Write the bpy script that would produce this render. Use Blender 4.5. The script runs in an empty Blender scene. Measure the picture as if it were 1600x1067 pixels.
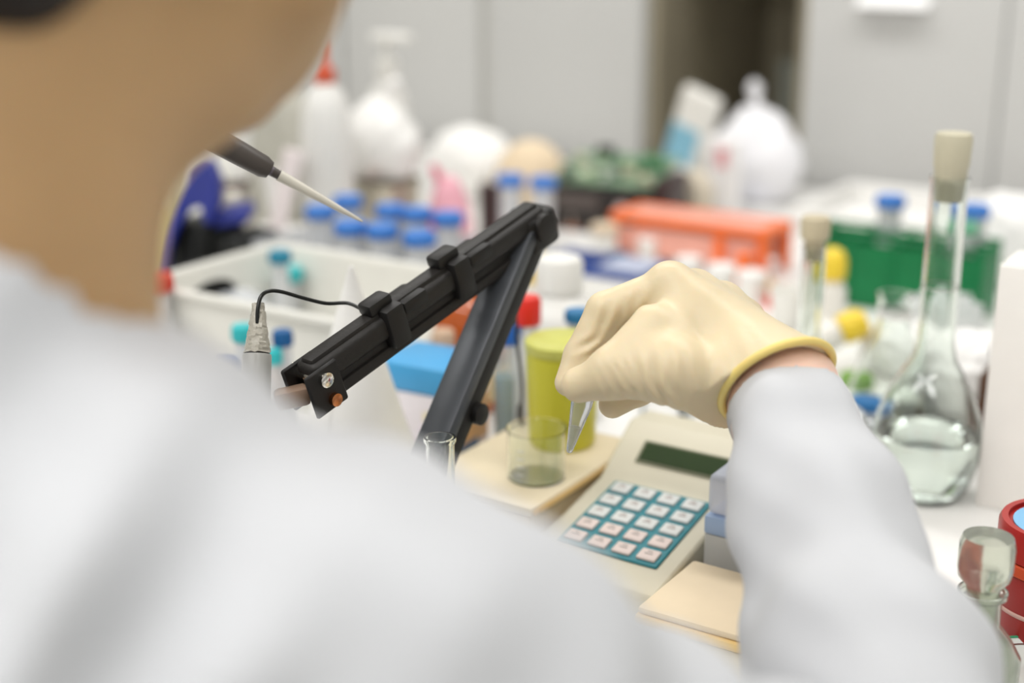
import bpy, bmesh, math, random
import numpy as np
from mathutils import Vector, Matrix

# ------------------------------------------------------------------ camera, world, lights, exposure
SC = bpy.context.scene
COL = SC.collection
YAW, PITCH, CAMZ, FPX = math.radians(33), math.radians(17), 0.45, 1600 * 50 / 36.0
cam_data = bpy.data.cameras.new('camera')
cam = bpy.data.objects.new('camera', cam_data)
COL.objects.link(cam)
cam.location = (0, 0, CAMZ)
cam.rotation_euler = (math.pi / 2 - PITCH, 0, YAW)
cam_data.lens = 50
cam_data.sensor_width = 36
cam_data.clip_start = 0.02
cam_data.dof.use_dof = True
cam_data.dof.focus_distance = 0.875
cam_data.dof.aperture_fstop = 2.4
SC.camera = cam

SC.view_settings.view_transform = 'Standard'
SC.view_settings.look = 'None'
SC.view_settings.gamma = 1
SC.view_settings.use_curve_mapping = False
SC.view_settings.exposure = 0.2
SC.cycles.max_bounces = 14
SC.cycles.transparent_max_bounces = 24
SC.cycles.transmission_bounces = 12
SC.cycles.sample_clamp_indirect = 6

world = bpy.data.worlds.new('world')
SC.world = world
world.use_nodes = True
world.node_tree.nodes['Background'].inputs[0].default_value = (1.0, 0.985, 0.96, 1)
world.node_tree.nodes['Background'].inputs[1].default_value = 0.3

CEIL = 1.85
LAMPS = [(lx, ly) for lx in (-1.95, -0.75, 0.45) for ly in (-1.15, 0.0, 1.75)]
LAMP_POWER = 10.3
for lx, ly in LAMPS:
    ld = bpy.data.lights.new('ceiling_lamp_light', 'AREA')
    ld.shape = 'RECTANGLE'
    ld.size, ld.size_y = 1.1, 0.34
    ld.energy = LAMP_POWER
    ld.color = (1.0, 0.985, 0.965)
    lo = bpy.data.objects.new('ceiling_lamp_light', ld)
    lo.location = (lx, ly, CEIL - 0.07)
    COL.objects.link(lo)

# ------------------------------------------------------------------ camera geometry helpers (pixels of the 1600x1067 frame)
_C = Vector((0, 0, CAMZ))
_FW = Vector((-math.sin(YAW) * math.cos(PITCH), math.cos(YAW) * math.cos(PITCH), -math.sin(PITCH)))
_RT = Vector((math.cos(YAW), math.sin(YAW), 0))
_UP = _RT.cross(_FW)


def P(x, y, w):
    """world point seen at pixel x, y at depth w"""
    return _C + _RT * ((x - 800) * w / FPX) + _UP * ((533.5 - y) * w / FPX) + _FW * w


def on(x, y, z=0.0):
    """ground position of the thing whose point at height z is seen at pixel x, y"""
    d = _RT * ((x - 800) / FPX) + _UP * ((533.5 - y) / FPX) + _FW
    t = (z - CAMZ) / d.z
    q = _C + d * t
    return Vector((q.x, q.y, 0))


# ------------------------------------------------------------------ materials
def lin(c):
    return tuple((v / 255 / 12.92) if v / 255 <= 0.04045 else ((v / 255 + 0.055) / 1.055) ** 2.4 for v in c)


MATS = {}


def mat(name, rgb, rough=0.5, metal=0.0, trans=0.0, ior=1.45, alpha=1.0, var=0.05, scale=30.0, bump=0.0, bscale=120.0,
        sss=0.0, coat=0.0, spec=0.5, emit=0.0, rgb2=None, ramp=(0.45, 0.6), sheen=0.0):
    """procedural Principled material: base colour modulated by noise, optional bump"""
    if name in MATS:
        return MATS[name]
    m = bpy.data.materials.new(name)
    m.use_nodes = True
    nt = m.node_tree
    b = nt.nodes['Principled BSDF']
    tc = nt.nodes.new('ShaderNodeTexCoord')
    nz = nt.nodes.new('ShaderNodeTexNoise')
    nz.inputs['Scale'].default_value = scale
    nz.inputs['Detail'].default_value = 4
    nt.links.new(tc.outputs['Object'], nz.inputs['Vector'])
    rp = nt.nodes.new('ShaderNodeValToRGB')
    c = lin(rgb)
    if rgb2 is None:
        rp.color_ramp.elements[0].position, rp.color_ramp.elements[1].position = 0.3, 0.7
        rp.color_ramp.elements[0].color = tuple(max(0, v * (1 - var)) for v in c) + (1,)
        rp.color_ramp.elements[1].color = tuple(min(1, v * (1 + var)) for v in c) + (1,)
    else:
        rp.color_ramp.elements[0].position, rp.color_ramp.elements[1].position = ramp
        rp.color_ramp.elements[0].color = c + (1,)
        rp.color_ramp.elements[1].color = lin(rgb2) + (1,)
    nt.links.new(nz.outputs['Fac'], rp.inputs['Fac'])
    nt.links.new(rp.outputs['Color'], b.inputs['Base Color'])
    b.inputs['Roughness'].default_value = rough
    b.inputs['Metallic'].default_value = metal
    b.inputs['IOR'].default_value = ior
    b.inputs['Transmission Weight'].default_value = trans
    b.inputs['Alpha'].default_value = alpha
    b.inputs['Specular IOR Level'].default_value = spec
    b.inputs['Coat Weight'].default_value = coat
    b.inputs['Sheen Weight'].default_value = sheen
    if sss:
        b.inputs['Subsurface Weight'].default_value = sss
        b.inputs['Subsurface Radius'].default_value = (0.012, 0.006, 0.003)
        b.inputs['Subsurface Scale'].default_value = 0.5
    if emit:
        b.inputs['Emission Strength'].default_value = emit
        b.inputs['Emission Color'].default_value = c + (1,)
    if bump:
        n2 = nt.nodes.new('ShaderNodeTexNoise')
        n2.inputs['Scale'].default_value = bscale
        n2.inputs['Detail'].default_value = 5
        nt.links.new(tc.outputs['Object'], n2.inputs['Vector'])
        bp = nt.nodes.new('ShaderNodeBump')
        bp.inputs['Strength'].default_value = bump
        bp.inputs['Distance'].default_value = 0.002
        nt.links.new(n2.outputs['Fac'], bp.inputs['Height'])
        nt.links.new(bp.outputs['Normal'], b.inputs['Normal'])
    MATS[name] = m
    return m


GLASS = mat('clear_glass', (246, 250, 247), rough=0.0, trans=1.0, ior=1.46, var=0.0)
WATER = mat('clear_water', (248, 252, 250), rough=0.0, trans=1.0, ior=1.33, var=0.0)
FROST = mat('frosted_plastic', (232, 234, 236), rough=0.35, alpha=0.55, var=0.02)
CLEARPL = mat('clear_plastic', (236, 240, 240), rough=0.12, alpha=0.34, var=0.02)
WHITEPL = mat('white_plastic', (236, 235, 230), rough=0.35, var=0.02)
WHITEMATT = mat('white_paper', (238, 237, 234), rough=0.8, var=0.03)
BLACKPL = mat('black_plastic', (27, 24, 22), rough=0.5, var=0.12, scale=60, bump=0.15, bscale=400)
BLUECAP = mat('blue_cap_plastic', (58, 122, 202), rough=0.45, var=0.05)
STEEL = mat('brushed_steel', (196, 192, 184), rough=0.3, metal=1.0, var=0.08)


# ------------------------------------------------------------------ mesh builder
class G:
    def __init__(self):
        self.v, self.f = [], []

    def add(self, v, f):
        n = len(self.v)
        self.v += [tuple(q) for q in v]
        self.f += [tuple(i + n for i in q) for q in f]
        return self

    def box(self, c, s, R=None):
        hx, hy, hz = s[0] / 2, s[1] / 2, s[2] / 2
        vs = [Vector((x, y, z)) for x in (-hx, hx) for y in (-hy, hy) for z in (-hz, hz)]
        if R is not None:
            vs = [R @ q for q in vs]
        c = Vector(c)
        return self.add([q + c for q in vs], [(0, 1, 3, 2), (4, 6, 7, 5), (0, 4, 5, 1), (2, 3, 7, 6), (0, 2, 6, 4), (1, 5, 7, 3)])

    def rbox(self, c, s, r=0.003, seg=2, R=None):
        bm = bmesh.new()
        bmesh.ops.create_cube(bm, size=1)
        for v in bm.verts:
            v.co = Vector((v.co.x * s[0], v.co.y * s[1], v.co.z * s[2]))
        bmesh.ops.bevel(bm, geom=list(bm.edges) + list(bm.verts), offset=min(r, 0.49 * min(s)), segments=seg, affect='EDGES', profile=0.5)
        bm.verts.index_update()
        c = Vector(c)
        vs = [(R @ v.co if R is not None else v.co) + c for v in bm.verts]
        fs = [[v.index for v in f.verts] for f in bm.faces]
        bm.free()
        return self.add(vs, fs)

    def lathe(self, prof, n=32, c=(0, 0, 0), R=None, cap0=True, cap1=True):
        """prof: list of (radius, z)"""
        vs, fs = [], []
        for r, z in prof:
            for i in range(n):
                a = 2 * math.pi * i / n
                q = Vector((r * math.cos(a), r * math.sin(a), z))
                vs.append((R @ q if R is not None else q) + Vector(c))
        for k in range(len(prof) - 1):
            for i in range(n):
                j = (i + 1) % n
                fs.append((k * n + i, k * n + j, (k + 1) * n + j, (k + 1) * n + i))
        if cap0:
            fs.append(tuple(range(n - 1, -1, -1)))
        if cap1:
            m = (len(prof) - 1) * n
            fs.append(tuple(range(m, m + n)))
        return self.add(vs, fs)

    def shell(self, prof, t, n=32, c=(0, 0, 0), R=None, floor=None):
        """open vessel: outer profile bottom to top, wall t, closed base"""
        inner = [(max(r - t, 0.0004), max(z, prof[0][1] + (floor or t))) for r, z in reversed(prof)]
        return self.lathe(list(prof) + inner, n, c, R)

    def tube(self, pts, r, n=8, caps=True):
        pts = [Vector(p) for p in pts]
        rs = r if isinstance(r, (list, tuple)) else [r] * len(pts)
        vs, fs = [], []
        prev = None
        for i, p in enumerate(pts):
            d = (pts[min(i + 1, len(pts) - 1)] - pts[max(i - 1, 0)]).normalized()
            if prev is None:
                a = d.orthogonal().normalized()
            else:
                a = (prev - d * prev.dot(d)).normalized()
            prev = a
            b = d.cross(a)
            for k in range(n):
                t = 2 * math.pi * k / n
                vs.append(p + (a * math.cos(t) + b * math.sin(t)) * rs[i])
        for i in range(len(pts) - 1):
            for k in range(n):
                j = (k + 1) % n
                fs.append((i * n + k, i * n + j, (i + 1) * n + j, (i + 1) * n + k))
        if caps:
            fs.append(tuple(range(n - 1, -1, -1)))
            m = (len(pts) - 1) * n
            fs.append(tuple(range(m, m + n)))
        return self.add(vs, fs)

    def prism(self, poly, vec):
        poly = [Vector(p) for p in poly]
        vec = Vector(vec)
        n = len(poly)
        vs = poly + [p + vec for p in poly]
        fs = [tuple(range(n - 1, -1, -1)), tuple(range(n, 2 * n))]
        for i in range(n):
            j = (i + 1) % n
            fs.append((i, j, n + j, n + i))
        return self.add(vs, fs)

    def build(self, name, m, parent=None, smooth=True, angle=40, bevel=0.0):
        me = bpy.data.meshes.new(name)
        me.from_pydata(self.v, [], self.f)
        bm = bmesh.new()
        bm.from_mesh(me)
        bmesh.ops.recalc_face_normals(bm, faces=bm.faces)
        bm.to_mesh(me)
        bm.free()
        if smooth:
            me.shade_smooth()
            me.set_sharp_from_angle(angle=math.radians(angle))
        me.materials.append(m)
        o = bpy.data.objects.new(name, me)
        COL.objects.link(o)
        if parent is not None:
            o.parent = parent
        if bevel:
            md = o.modifiers.new('bevel', 'BEVEL')
            md.width, md.segments = bevel, 2
        return o


def thing(name, label, cat, loc=(0, 0, 0), rz=0.0, group=None):
    o = bpy.data.objects.new(name, None)
    o.empty_display_size = 0.02
    o.location = loc
    o.rotation_euler = (0, 0, rz)
    COL.objects.link(o)
    o['label'], o['category'] = label, cat
    if group:
        o['group'] = group
    return o


def tag(o, label, cat, group=None):
    o['label'], o['category'] = label, cat
    if group:
        o['group'] = group
    return o


def struct(o):
    o['kind'] = 'structure'
    return o


def note(o, label):
    o['label'] = label
    return o


def dup(root, loc, label, rz=None, group=None):
    r = root.copy()
    COL.objects.link(r)
    r.location = loc
    if rz is not None:
        r.rotation_euler = (0, 0, rz)
    r['label'] = label
    if group:
        r['group'] = group
    for ch in root.children:
        c = ch.copy()
        COL.objects.link(c)
        c.parent = r
        for g in ch.children:
            d = g.copy()
            COL.objects.link(d)
            d.parent = c
    return r


# ------------------------------------------------------------------ signed-distance modelling (body, glove, coat)
def _arr(v):
    return np.array(v, dtype=np.float32)


class Field:
    """samples blended rounded shapes on a grid and skins them into one continuous mesh"""

    def __init__(self, lo, hi, h):
        self.lo, self.h = _arr(lo), h
        self.n = [int(math.ceil((hi[i] - lo[i]) / h)) + 1 for i in range(3)]
        self.ax = [self.lo[i] + h * np.arange(self.n[i], dtype=np.float32) for i in range(3)]
        self.D = np.full(self.n, 0.05, dtype=np.float32)

    def _sub(self, lo, hi):
        s = []
        for i in range(3):
            a = int(max(0, math.floor((lo[i] - self.lo[i]) / self.h)))
            b = int(min(self.n[i], math.ceil((hi[i] - self.lo[i]) / self.h) + 1))
            if b <= a:
                return None, None
            s.append(slice(a, b))
        X, Y, Z = np.meshgrid(*[self.ax[i][s[i]] for i in range(3)], indexing='ij', sparse=True)
        return tuple(s), (X, Y, Z)

    def _mix(self, sl, d, k):
        a = self.D[sl]
        if k > 0:
            t = np.clip(0.5 + 0.5 * (a - d) / k, 0, 1)
            self.D[sl] = a * (1 - t) + d * t - k * t * (1 - t)
        else:
            self.D[sl] = np.minimum(a, d)

    def cone(self, a, b, ra, rb, k=0.005, carve=False):
        a, b = _arr(a), _arr(b)
        m = max(ra, rb) + k + 0.02
        sl, q = self._sub(np.minimum(a, b) - m, np.maximum(a, b) + m)
        if sl is None:
            return self
        X, Y, Z = q
        ba = b - a
        L2 = float(ba @ ba) + 1e-12
        t = np.clip(((X - a[0]) * ba[0] + (Y - a[1]) * ba[1] + (Z - a[2]) * ba[2]) / L2, 0, 1)
        d = np.sqrt((X - a[0] - t * ba[0]) ** 2 + (Y - a[1] - t * ba[1]) ** 2 + (Z - a[2] - t * ba[2]) ** 2) - (ra + (rb - ra) * t)
        if carve:
            self.D[sl] = np.maximum(self.D[sl], -d)
        else:
            self._mix(sl, d, k)
        return self

    def ell(self, c, r, k=0.01, R=None, carve=False):
        c, r = _arr(c), _arr(r)
        m = float(r.max()) + k + 0.02
        sl, q = self._sub(c - m, c + m)
        if sl is None:
            return self
        X, Y, Z = [q[i] - c[i] for i in range(3)]
        if R is not None:
            M = np.array(R.transposed(), dtype=np.float32)
            X, Y, Z = [M[i][0] * X + M[i][1] * Y + M[i][2] * Z for i in range(3)]
        k0 = np.sqrt((X / r[0]) ** 2 + (Y / r[1]) ** 2 + (Z / r[2]) ** 2)
        k1 = np.sqrt((X / r[0] ** 2) ** 2 + (Y / r[1] ** 2) ** 2 + (Z / r[2] ** 2) ** 2) + 1e-6
        d = k0 * (k0 - 1) / k1
        if carve:
            if k > 0:
                a = self.D[sl]
                t = np.clip(0.5 - 0.5 * (a + d) / k, 0, 1)
                self.D[sl] = a * (1 - t) + (-d) * t + k * t * (1 - t)
            else:
                self.D[sl] = np.maximum(self.D[sl], -d)
        else:
            self._mix(sl, d, k)
        return self

    def cut(self, p, n):
        """keep the side that n points away from"""
        X, Y, Z = np.meshgrid(*self.ax, indexing='ij', sparse=True)
        d = (X - p[0]) * n[0] + (Y - p[1]) * n[1] + (Z - p[2]) * n[2]
        self.D = np.maximum(self.D, d.astype(np.float32))
        return self

    def warp(self, fn):
        X, Y, Z = np.meshgrid(*self.ax, indexing='ij', sparse=True)
        self.D = (self.D + fn(X, Y, Z)).astype(np.float32)
        return self

    def build(self, name, m, parent=None, off=(0, 0, 0)):
        D, h = self.D, self.h
        S = D < 0
        nx, ny, nz = D.shape
        cnt = np.zeros((nx - 1, ny - 1, nz - 1), dtype=np.int8)
        for dx in (0, 1):
            for dy in (0, 1):
                for dz in (0, 1):
                    cnt += S[dx:nx - 1 + dx, dy:ny - 1 + dy, dz:nz - 1 + dz]
        act = (cnt > 0) & (cnt < 8)
        I = np.argwhere(act)
        idx = np.full(act.shape, -1, dtype=np.int64)
        idx[act] = np.arange(len(I))
        cs = [(a, b, c) for a in (0, 1) for b in (0, 1) for c in (0, 1)]
        V = np.stack([D[I[:, 0] + a, I[:, 1] + b, I[:, 2] + c] for a, b, c in cs], 1)
        acc = np.zeros((len(I), 3))
        num = np.zeros(len(I))
        for i in range(8):
            for j in range(i + 1, 8):
                if sum(abs(cs[i][q] - cs[j][q]) for q in range(3)) != 1:
                    continue
                mk = (V[:, i] < 0) != (V[:, j] < 0)
                t = V[mk, i] / (V[mk, i] - V[mk, j])
                ci, cj = np.array(cs[i]), np.array(cs[j])
                acc[mk] += ci + (cj - ci) * t[:, None]
                num[mk] += 1
        pos = self.lo + h * (I + acc / num[:, None]) - np.array(off)
        faces = []
        for ax in range(3):
            u, w = [(1, 2), (2, 0), (0, 1)][ax]
            s0 = [slice(None)] * 3
            s1 = [slice(None)] * 3
            s0[ax], s1[ax] = slice(0, -1), slice(1, None)
            A, B = S[tuple(s0)], S[tuple(s1)]
            E = np.argwhere(A != B)
            ok = (E[:, u] > 0) & (E[:, w] > 0) & (E[:, u] < D.shape[u] - 1) & (E[:, w] < D.shape[w] - 1)
            E = E[ok]
            flip = A[E[:, 0], E[:, 1], E[:, 2]]

            def cell(du, dw):
                q = E.copy()
                q[:, u] -= du
                q[:, w] -= dw
                return idx[q[:, 0], q[:, 1], q[:, 2]]
            q = np.stack([cell(1, 1), cell(0, 1), cell(0, 0), cell(1, 0)], 1)
            q[~flip] = q[~flip][:, ::-1]
            faces.append(q)
        Fq = np.concatenate(faces)
        me = bpy.data.meshes.new(name)
        me.vertices.add(len(pos))
        me.vertices.foreach_set('co', pos.astype(np.float32).ravel())
        me.loops.add(len(Fq) * 4)
        me.loops.foreach_set('vertex_index', Fq.astype(np.int32).ravel())
        me.polygons.add(len(Fq))
        me.polygons.foreach_set('loop_start', np.arange(0, len(Fq) * 4, 4, dtype=np.int32))
        me.update(calc_edges=True)
        me.validate()
        me.shade_smooth()
        me.materials.append(m)
        o = bpy.data.objects.new(name, me)
        COL.objects.link(o)
        if parent is not None:
            o.parent = parent
        return o


def ripples(seed, n, kmin, kmax, amp, squash=(1, 1, 1)):
    """sum of long waves used as cloth folds"""
    rs = np.random.RandomState(seed)
    W = []
    for _ in range(n):
        d = rs.normal(size=3) * np.array(squash)
        d /= np.linalg.norm(d)
        W.append((d * rs.uniform(kmin, kmax), rs.uniform(0, 6.28), amp * rs.uniform(0.4, 1)))

    def fn(X, Y, Z):
        s = 0
        for k, ph, a in W:
            s = s + a * np.sin(k[0] * X + k[1] * Y + k[2] * Z + ph)
        return s
    return fn


def crumple(name, m, radii, seed, parent=None, amp=0.12, ears=0, n=40, rough_k=3.0):
    """soft crumpled bag standing on z = 0: lumpy closed surface, optional tied ears"""
    rs = np.random.RandomState(seed)
    W = [(rs.normal(size=3) * rough_k * rs.uniform(0.6, 2.4), rs.uniform(0, 6.28), rs.uniform(0.3, 1)) for _ in range(9)]
    g = G()
    vs, fs = [], []
    for i in range(n + 1):
        th = math.pi * i / n
        for j in range(2 * n):
            ph = math.pi * j / n
            d = np.array([math.sin(th) * math.cos(ph), math.sin(th) * math.sin(ph), math.cos(th)])
            s = sum(a * (1 - 2 * abs(math.sin(k @ d + p))) for k, p, a in W) / 5
            q = 1 + amp * s
            z = d[2] * q
            taper = 1 - 0.28 * max(0, z) if ears else 1
            vs.append((d[0] * q * radii[0] * taper, d[1] * q * radii[1] * taper, max(0, (z + 0.72) * radii[2] / 1.72 * 2)))
    for i in range(n):
        for j in range(2 * n):
            k = (j + 1) % (2 * n)
            fs.append((i * 2 * n + j, i * 2 * n + k, (i + 1) * 2 * n + k, (i + 1) * 2 * n + j))
    g.add(vs, fs)
    top = 2 * radii[2]
    o = g.build(name, m, parent, angle=60)
    if ears:
        for s in ears:
            e = G()
            e.tube([(0, 0, top * 0.90), (s * radii[0] * 0.16, 0.0, top * 1.02), (s * radii[0] * 0.34, 0.006, top * 1.14), (s * radii[0] * 0.42, 0.01, top * 1.2)],
                   [radii[0] * 0.10, radii[0] * 0.09, radii[0] * 0.15, radii[0] * 0.05], 10)
            e.build('tied_ear', m, parent or o)
    return o


# ================================================================== the setting
FLOOR_Z = -0.9
X0, X1, Y0, Y1 = -3.6, 2.2, -2.2, 2.85
wallm = mat('painted_wall', (214, 213, 208), rough=0.8, var=0.02, scale=4, bump=0.1, bscale=200)
floorm = mat('vinyl_floor', (150, 150, 146), rough=0.4, var=0.08, scale=12)
ceilm = mat('ceiling_tile_white', (238, 237, 233), rough=0.9, var=0.02)
T = 0.1
g = G(); g.box(((X0 + X1) / 2, (Y0 + Y1) / 2, FLOOR_Z - T / 2), (X1 - X0 + 2 * T, Y1 - Y0 + 2 * T, T)); struct(g.build('floor', floorm))
g = G(); g.box(((X0 + X1) / 2, (Y0 + Y1) / 2, CEIL + T / 2), (X1 - X0 + 2 * T, Y1 - Y0 + 2 * T, T)); struct(g.build('ceiling', ceilm))
H = CEIL - FLOOR_Z
zc = (CEIL + FLOOR_Z) / 2
g = G(); g.box(((X0 + X1) / 2, Y1 + T / 2, zc), (X1 - X0 + 2 * T, T, H)); struct(g.build('wall_back', wallm))
g = G(); g.box(((X0 + X1) / 2, Y0 - T / 2, zc), (X1 - X0 + 2 * T, T, H)); struct(g.build('wall_front', wallm))
g = G(); g.box((X0 - T / 2, (Y0 + Y1) / 2, zc), (T, Y1 - Y0, H)); struct(g.build('wall_left', wallm))
g = G(); g.box((X1 + T / 2, (Y0 + Y1) / 2, zc), (T, Y1 - Y0, H)); struct(g.build('wall_right', wallm))

# ceiling lamps (frames round the area lights)
lampm = mat('lamp_housing_white', (232, 232, 230), rough=0.4, var=0.02)
g0 = None
for k, (lx, ly) in enumerate(LAMPS):
    row = ['rear', 'middle', 'front'][(-1.15, 0.0, 1.75).index(ly)]
    colm = ['inner', 'centre', 'outer'][(-1.95, -0.75, 0.45).index(lx)]
    lab = f'white ceiling lamp housing, {row} row, {colm} column'
    if g0 is None:
        g0 = thing('ceiling_lamp', lab, 'lamp', (lx, ly, CEIL), 0, 'ceiling lamps over the lab')
        g = G()
        g.box((0, 0, -0.010), (1.2, 0.44, 0.02)); g.build('back_plate', lampm, g0)
        for s in (-1, 1):
            g = G(); g.box((0, s * 0.21, -0.045), (1.2, 0.02, 0.05)); g.build('side_rail', lampm, g0)
            g = G(); g.box((s * 0.59, 0, -0.045), (0.02, 0.40, 0.05)); g.build('end_rail', lampm, g0)
    else:
        dup(g0, (lx, ly, CEIL), lab, group='ceiling lamps over the lab')

# bench
BX0, BX1, BY0, BY1 = -2.5, 0.62, 0.60, 2.24
benchm = mat('bench_top_laminate', (240, 239, 236), rough=0.28, var=0.015, scale=6)
carcm = mat('bench_carcass_grey', (196, 198, 196), rough=0.5, var=0.03)
t = thing('lab_bench', 'long white laminate laboratory bench carrying all the glassware', 'bench', ((BX0 + BX1) / 2, (BY0 + BY1) / 2, FLOOR_Z))
bw, bd = BX1 - BX0, BY1 - BY0
g = G(); g.rbox((0, 0, 0.9 - 0.0175), (bw, bd, 0.035), 0.005); g.build('worktop', benchm, t)
g = G(); g.box((0, 0.25, 0.45), (bw - 0.1, bd - 0.6, 0.82)); g.build('carcass', carcm, t)
for i in range(4):
    g = G(); g.rbox((-bw / 2 + 0.05 + (i + 0.5) * (bw - 0.1) / 4, 0.25 - (bd - 0.6) / 2 - 0.011, 0.45), ((bw - 0.1) / 4 - 0.008, 0.02, 0.78), 0.003)
    d = g.build('door', carcm, t)
    g = G(); x = -bw / 2 + 0.05 + (i + 0.5) * (bw - 0.1) / 4
    g.tube([(x - 0.06, 0.25 - (bd - 0.6) / 2 - 0.021, 0.78), (x - 0.06, 0.25 - (bd - 0.6) / 2 - 0.05, 0.78), (x + 0.06, 0.25 - (bd - 0.6) / 2 - 0.05, 0.78), (x + 0.06, 0.25 - (bd - 0.6) / 2 - 0.021, 0.78)], 0.005)
    g.build('handle', STEEL, d)

# cabinets behind the bench
CY = 2.28
doorm = mat('cabinet_door_grey', (195, 195, 193), rough=0.22, var=0.012, scale=3)
insm = mat('cabinet_inside_brown', (150, 142, 122), rough=0.7, var=0.08, scale=8)
edgem = mat('cabinet_edge_band', (196, 190, 160), rough=0.5, var=0.03)


def xat(px, Y, py=150):
    d = _RT * ((px - 800) / FPX) + _UP * ((533.5 - py) / FPX) + _FW
    q = _C + d * ((Y - _C.y) / d.y)
    return q.x


xs = [xat(v, CY) for v in (536, 757, 1003, 1252, 1562)]
CZ0, CZ1 = FLOOR_Z, 1.15
CD = 0.5


gap = 0.012


def cabinet(name, label, xa, xb, doors, open_front=False, stile=None):
    t = thing(name, label, 'cabinet', ((xa + xb) / 2, CY + 0.02, CZ0), 0, 'grey cabinets along the rear wall')
    w, hgt = xb - xa, CZ1 - CZ0
    pm = insm if open_front else carcm
    for s in (-1, 1):
        g = G(); g.box((s * (w / 2 - 0.009), CD / 2, hgt / 2), (0.018, CD, hgt)); g.build('side_panel', pm, t)
    g = G(); g.box((0, CD / 2, hgt - 0.009), (w - 0.036, CD, 0.018)); g.build('top_panel', pm, t)
    g = G(); g.box((0, CD - 0.006, hgt / 2 - 0.01), (w - 0.036, 0.012, hgt - 0.04)); g.build('back_panel', pm, t)
    g = G(); g.box((0, CD / 2 - 0.008, 0.05), (w - 0.036, CD - 0.02, 0.018)); g.build('bottom_panel', pm, t)
    for z in ((0.55, 0.885, 1.40) if open_front else (1.0,)):
        g = G(); g.box((0, CD / 2 + 0.01, z), (w - 0.036, CD - 0.05, 0.018)); g.build('shelf', pm, t)
    if stile is not None:
        g = G(); g.box((stile - (xa + xb) / 2, -0.006, hgt / 2 + .03), (2 * gap - .002, 0.012, hgt - .06)); g.build('stile', mat('stile_grey', (184, 183, 178), rough=.5, var=.02), t)
    for (da, db, z0, z1, hx, hz) in doors:
        g = G(); g.rbox(((da + db) / 2 - (xa + xb) / 2, -0.011, (z0 + z1) / 2 - CZ0), (db - da, 0.02, z1 - z0), 0.002)
        d = g.build('door', doorm, t)
        if hx is not None:
            g = G(); hx_, hz_ = hx - (xa + xb) / 2, hz - CZ0
            g.prism([(hx_ - .058, -.0215, hz_ - .008), (hx_ - .058, -.040, hz_ - .008), (hx_ - .058, -.0215, hz_ + .010)], (.116, 0, 0))
            note(g.build('handle', mat('bright_handle', (250, 250, 250), rough=0.5, metal=0.0, var=0.0), d), 'slim bright pull handle')
    return t


gap = 0.012
xl = xs[0] - 0.42
cabinet('storage_cabinet', 'light grey cabinet with plain doors behind the white bottles', xl, xs[2],
        [(xl + 0.004, xs[0] - 0.006, CZ0 + 0.06, CZ1, None, 0), (xs[0] + 0.004, xs[1] - gap, CZ0 + 0.06, CZ1, None, 0), (xs[1] + gap, xs[2] - 0.002, CZ0 + 0.06, CZ1, None, 0)], stile=xs[1])
cabinet('open_cabinet', 'open dark cabinet bay holding plastic bags', xs[2] + 0.001, xs[3] - 0.001, [], True)
ztop = 0.335
cabinet('storage_cabinet', 'light grey cabinet with bright handle behind the tall flask', xs[3], xs[4] + 0.75,
        [(xs[3] + 0.003, xs[4] - 0.001, CZ0 + 0.06, ztop, (xat(1388, CY - 0.03, 14)), 0.305), (xs[4] + 0.002, xs[4] + 0.40, CZ0 + 0.06, ztop, None, 0),
         (xs[3] + 0.003, xs[4] - 0.001, ztop + 0.012, CZ1, None, 0), (xs[4] + 0.002, xs[4] + 0.40, ztop + 0.012, CZ1, None, 0)])
# pale board standing inside the open bay
g = G(); g.rbox((0, 0, 0.085), (0.15, 0.03, 0.17), 0.003)
o = g.build('storage_box', mat('grey_green_board', (150, 154, 146), rough=0.7, var=0.05)); o.location = ((xs[2] + xs[3]) / 2 + 0.03, CY + 0.38, CZ0 + 0.885 + 0.0095)
tag(o, 'grey-green flat box standing deep inside the open cabinet', 'box')

# ================================================================== the person
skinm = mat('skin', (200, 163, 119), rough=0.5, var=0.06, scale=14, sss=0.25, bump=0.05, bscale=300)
coatm = mat('white_coat_cloth', (198, 200, 204), rough=0.85, var=0.015, scale=20, bump=0.12, bscale=900, sheen=0.1)
glovem = mat('latex_glove', (220, 204, 170), rough=0.42, var=0.03, scale=25, sss=0.35, bump=0.08, bscale=260)
cuffm = mat('latex_cuff', (236, 212, 128), rough=0.42, var=0.05, scale=40, sss=0.15)
hairm = mat('dark_hair', (34, 26, 22), rough=0.45, var=0.3, scale=200, bump=0.4, bscale=300)
trousm = mat('dark_trousers', (52, 56, 70), rough=0.85, var=0.08, bump=0.2)

WR = P(1222, 612, .832)          # right wrist
EL = P(1440, 1420, .60)          # right elbow
SH = Vector((-.222, .312, .215)) # right shoulder
SHL = Vector((-.578, .312, .215))
ELL = Vector((-.79, .42, .07))
TIP = P(566, 346, .93)
SHAFT = P(350, 226, .895)
PDIR = (SHAFT - TIP).normalized()
GRIP = TIP + PDIR * 0.275
WRL = GRIP + Vector((-.035, -.075, -.055))
NK = Vector((-.418, .288, .24))

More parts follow.
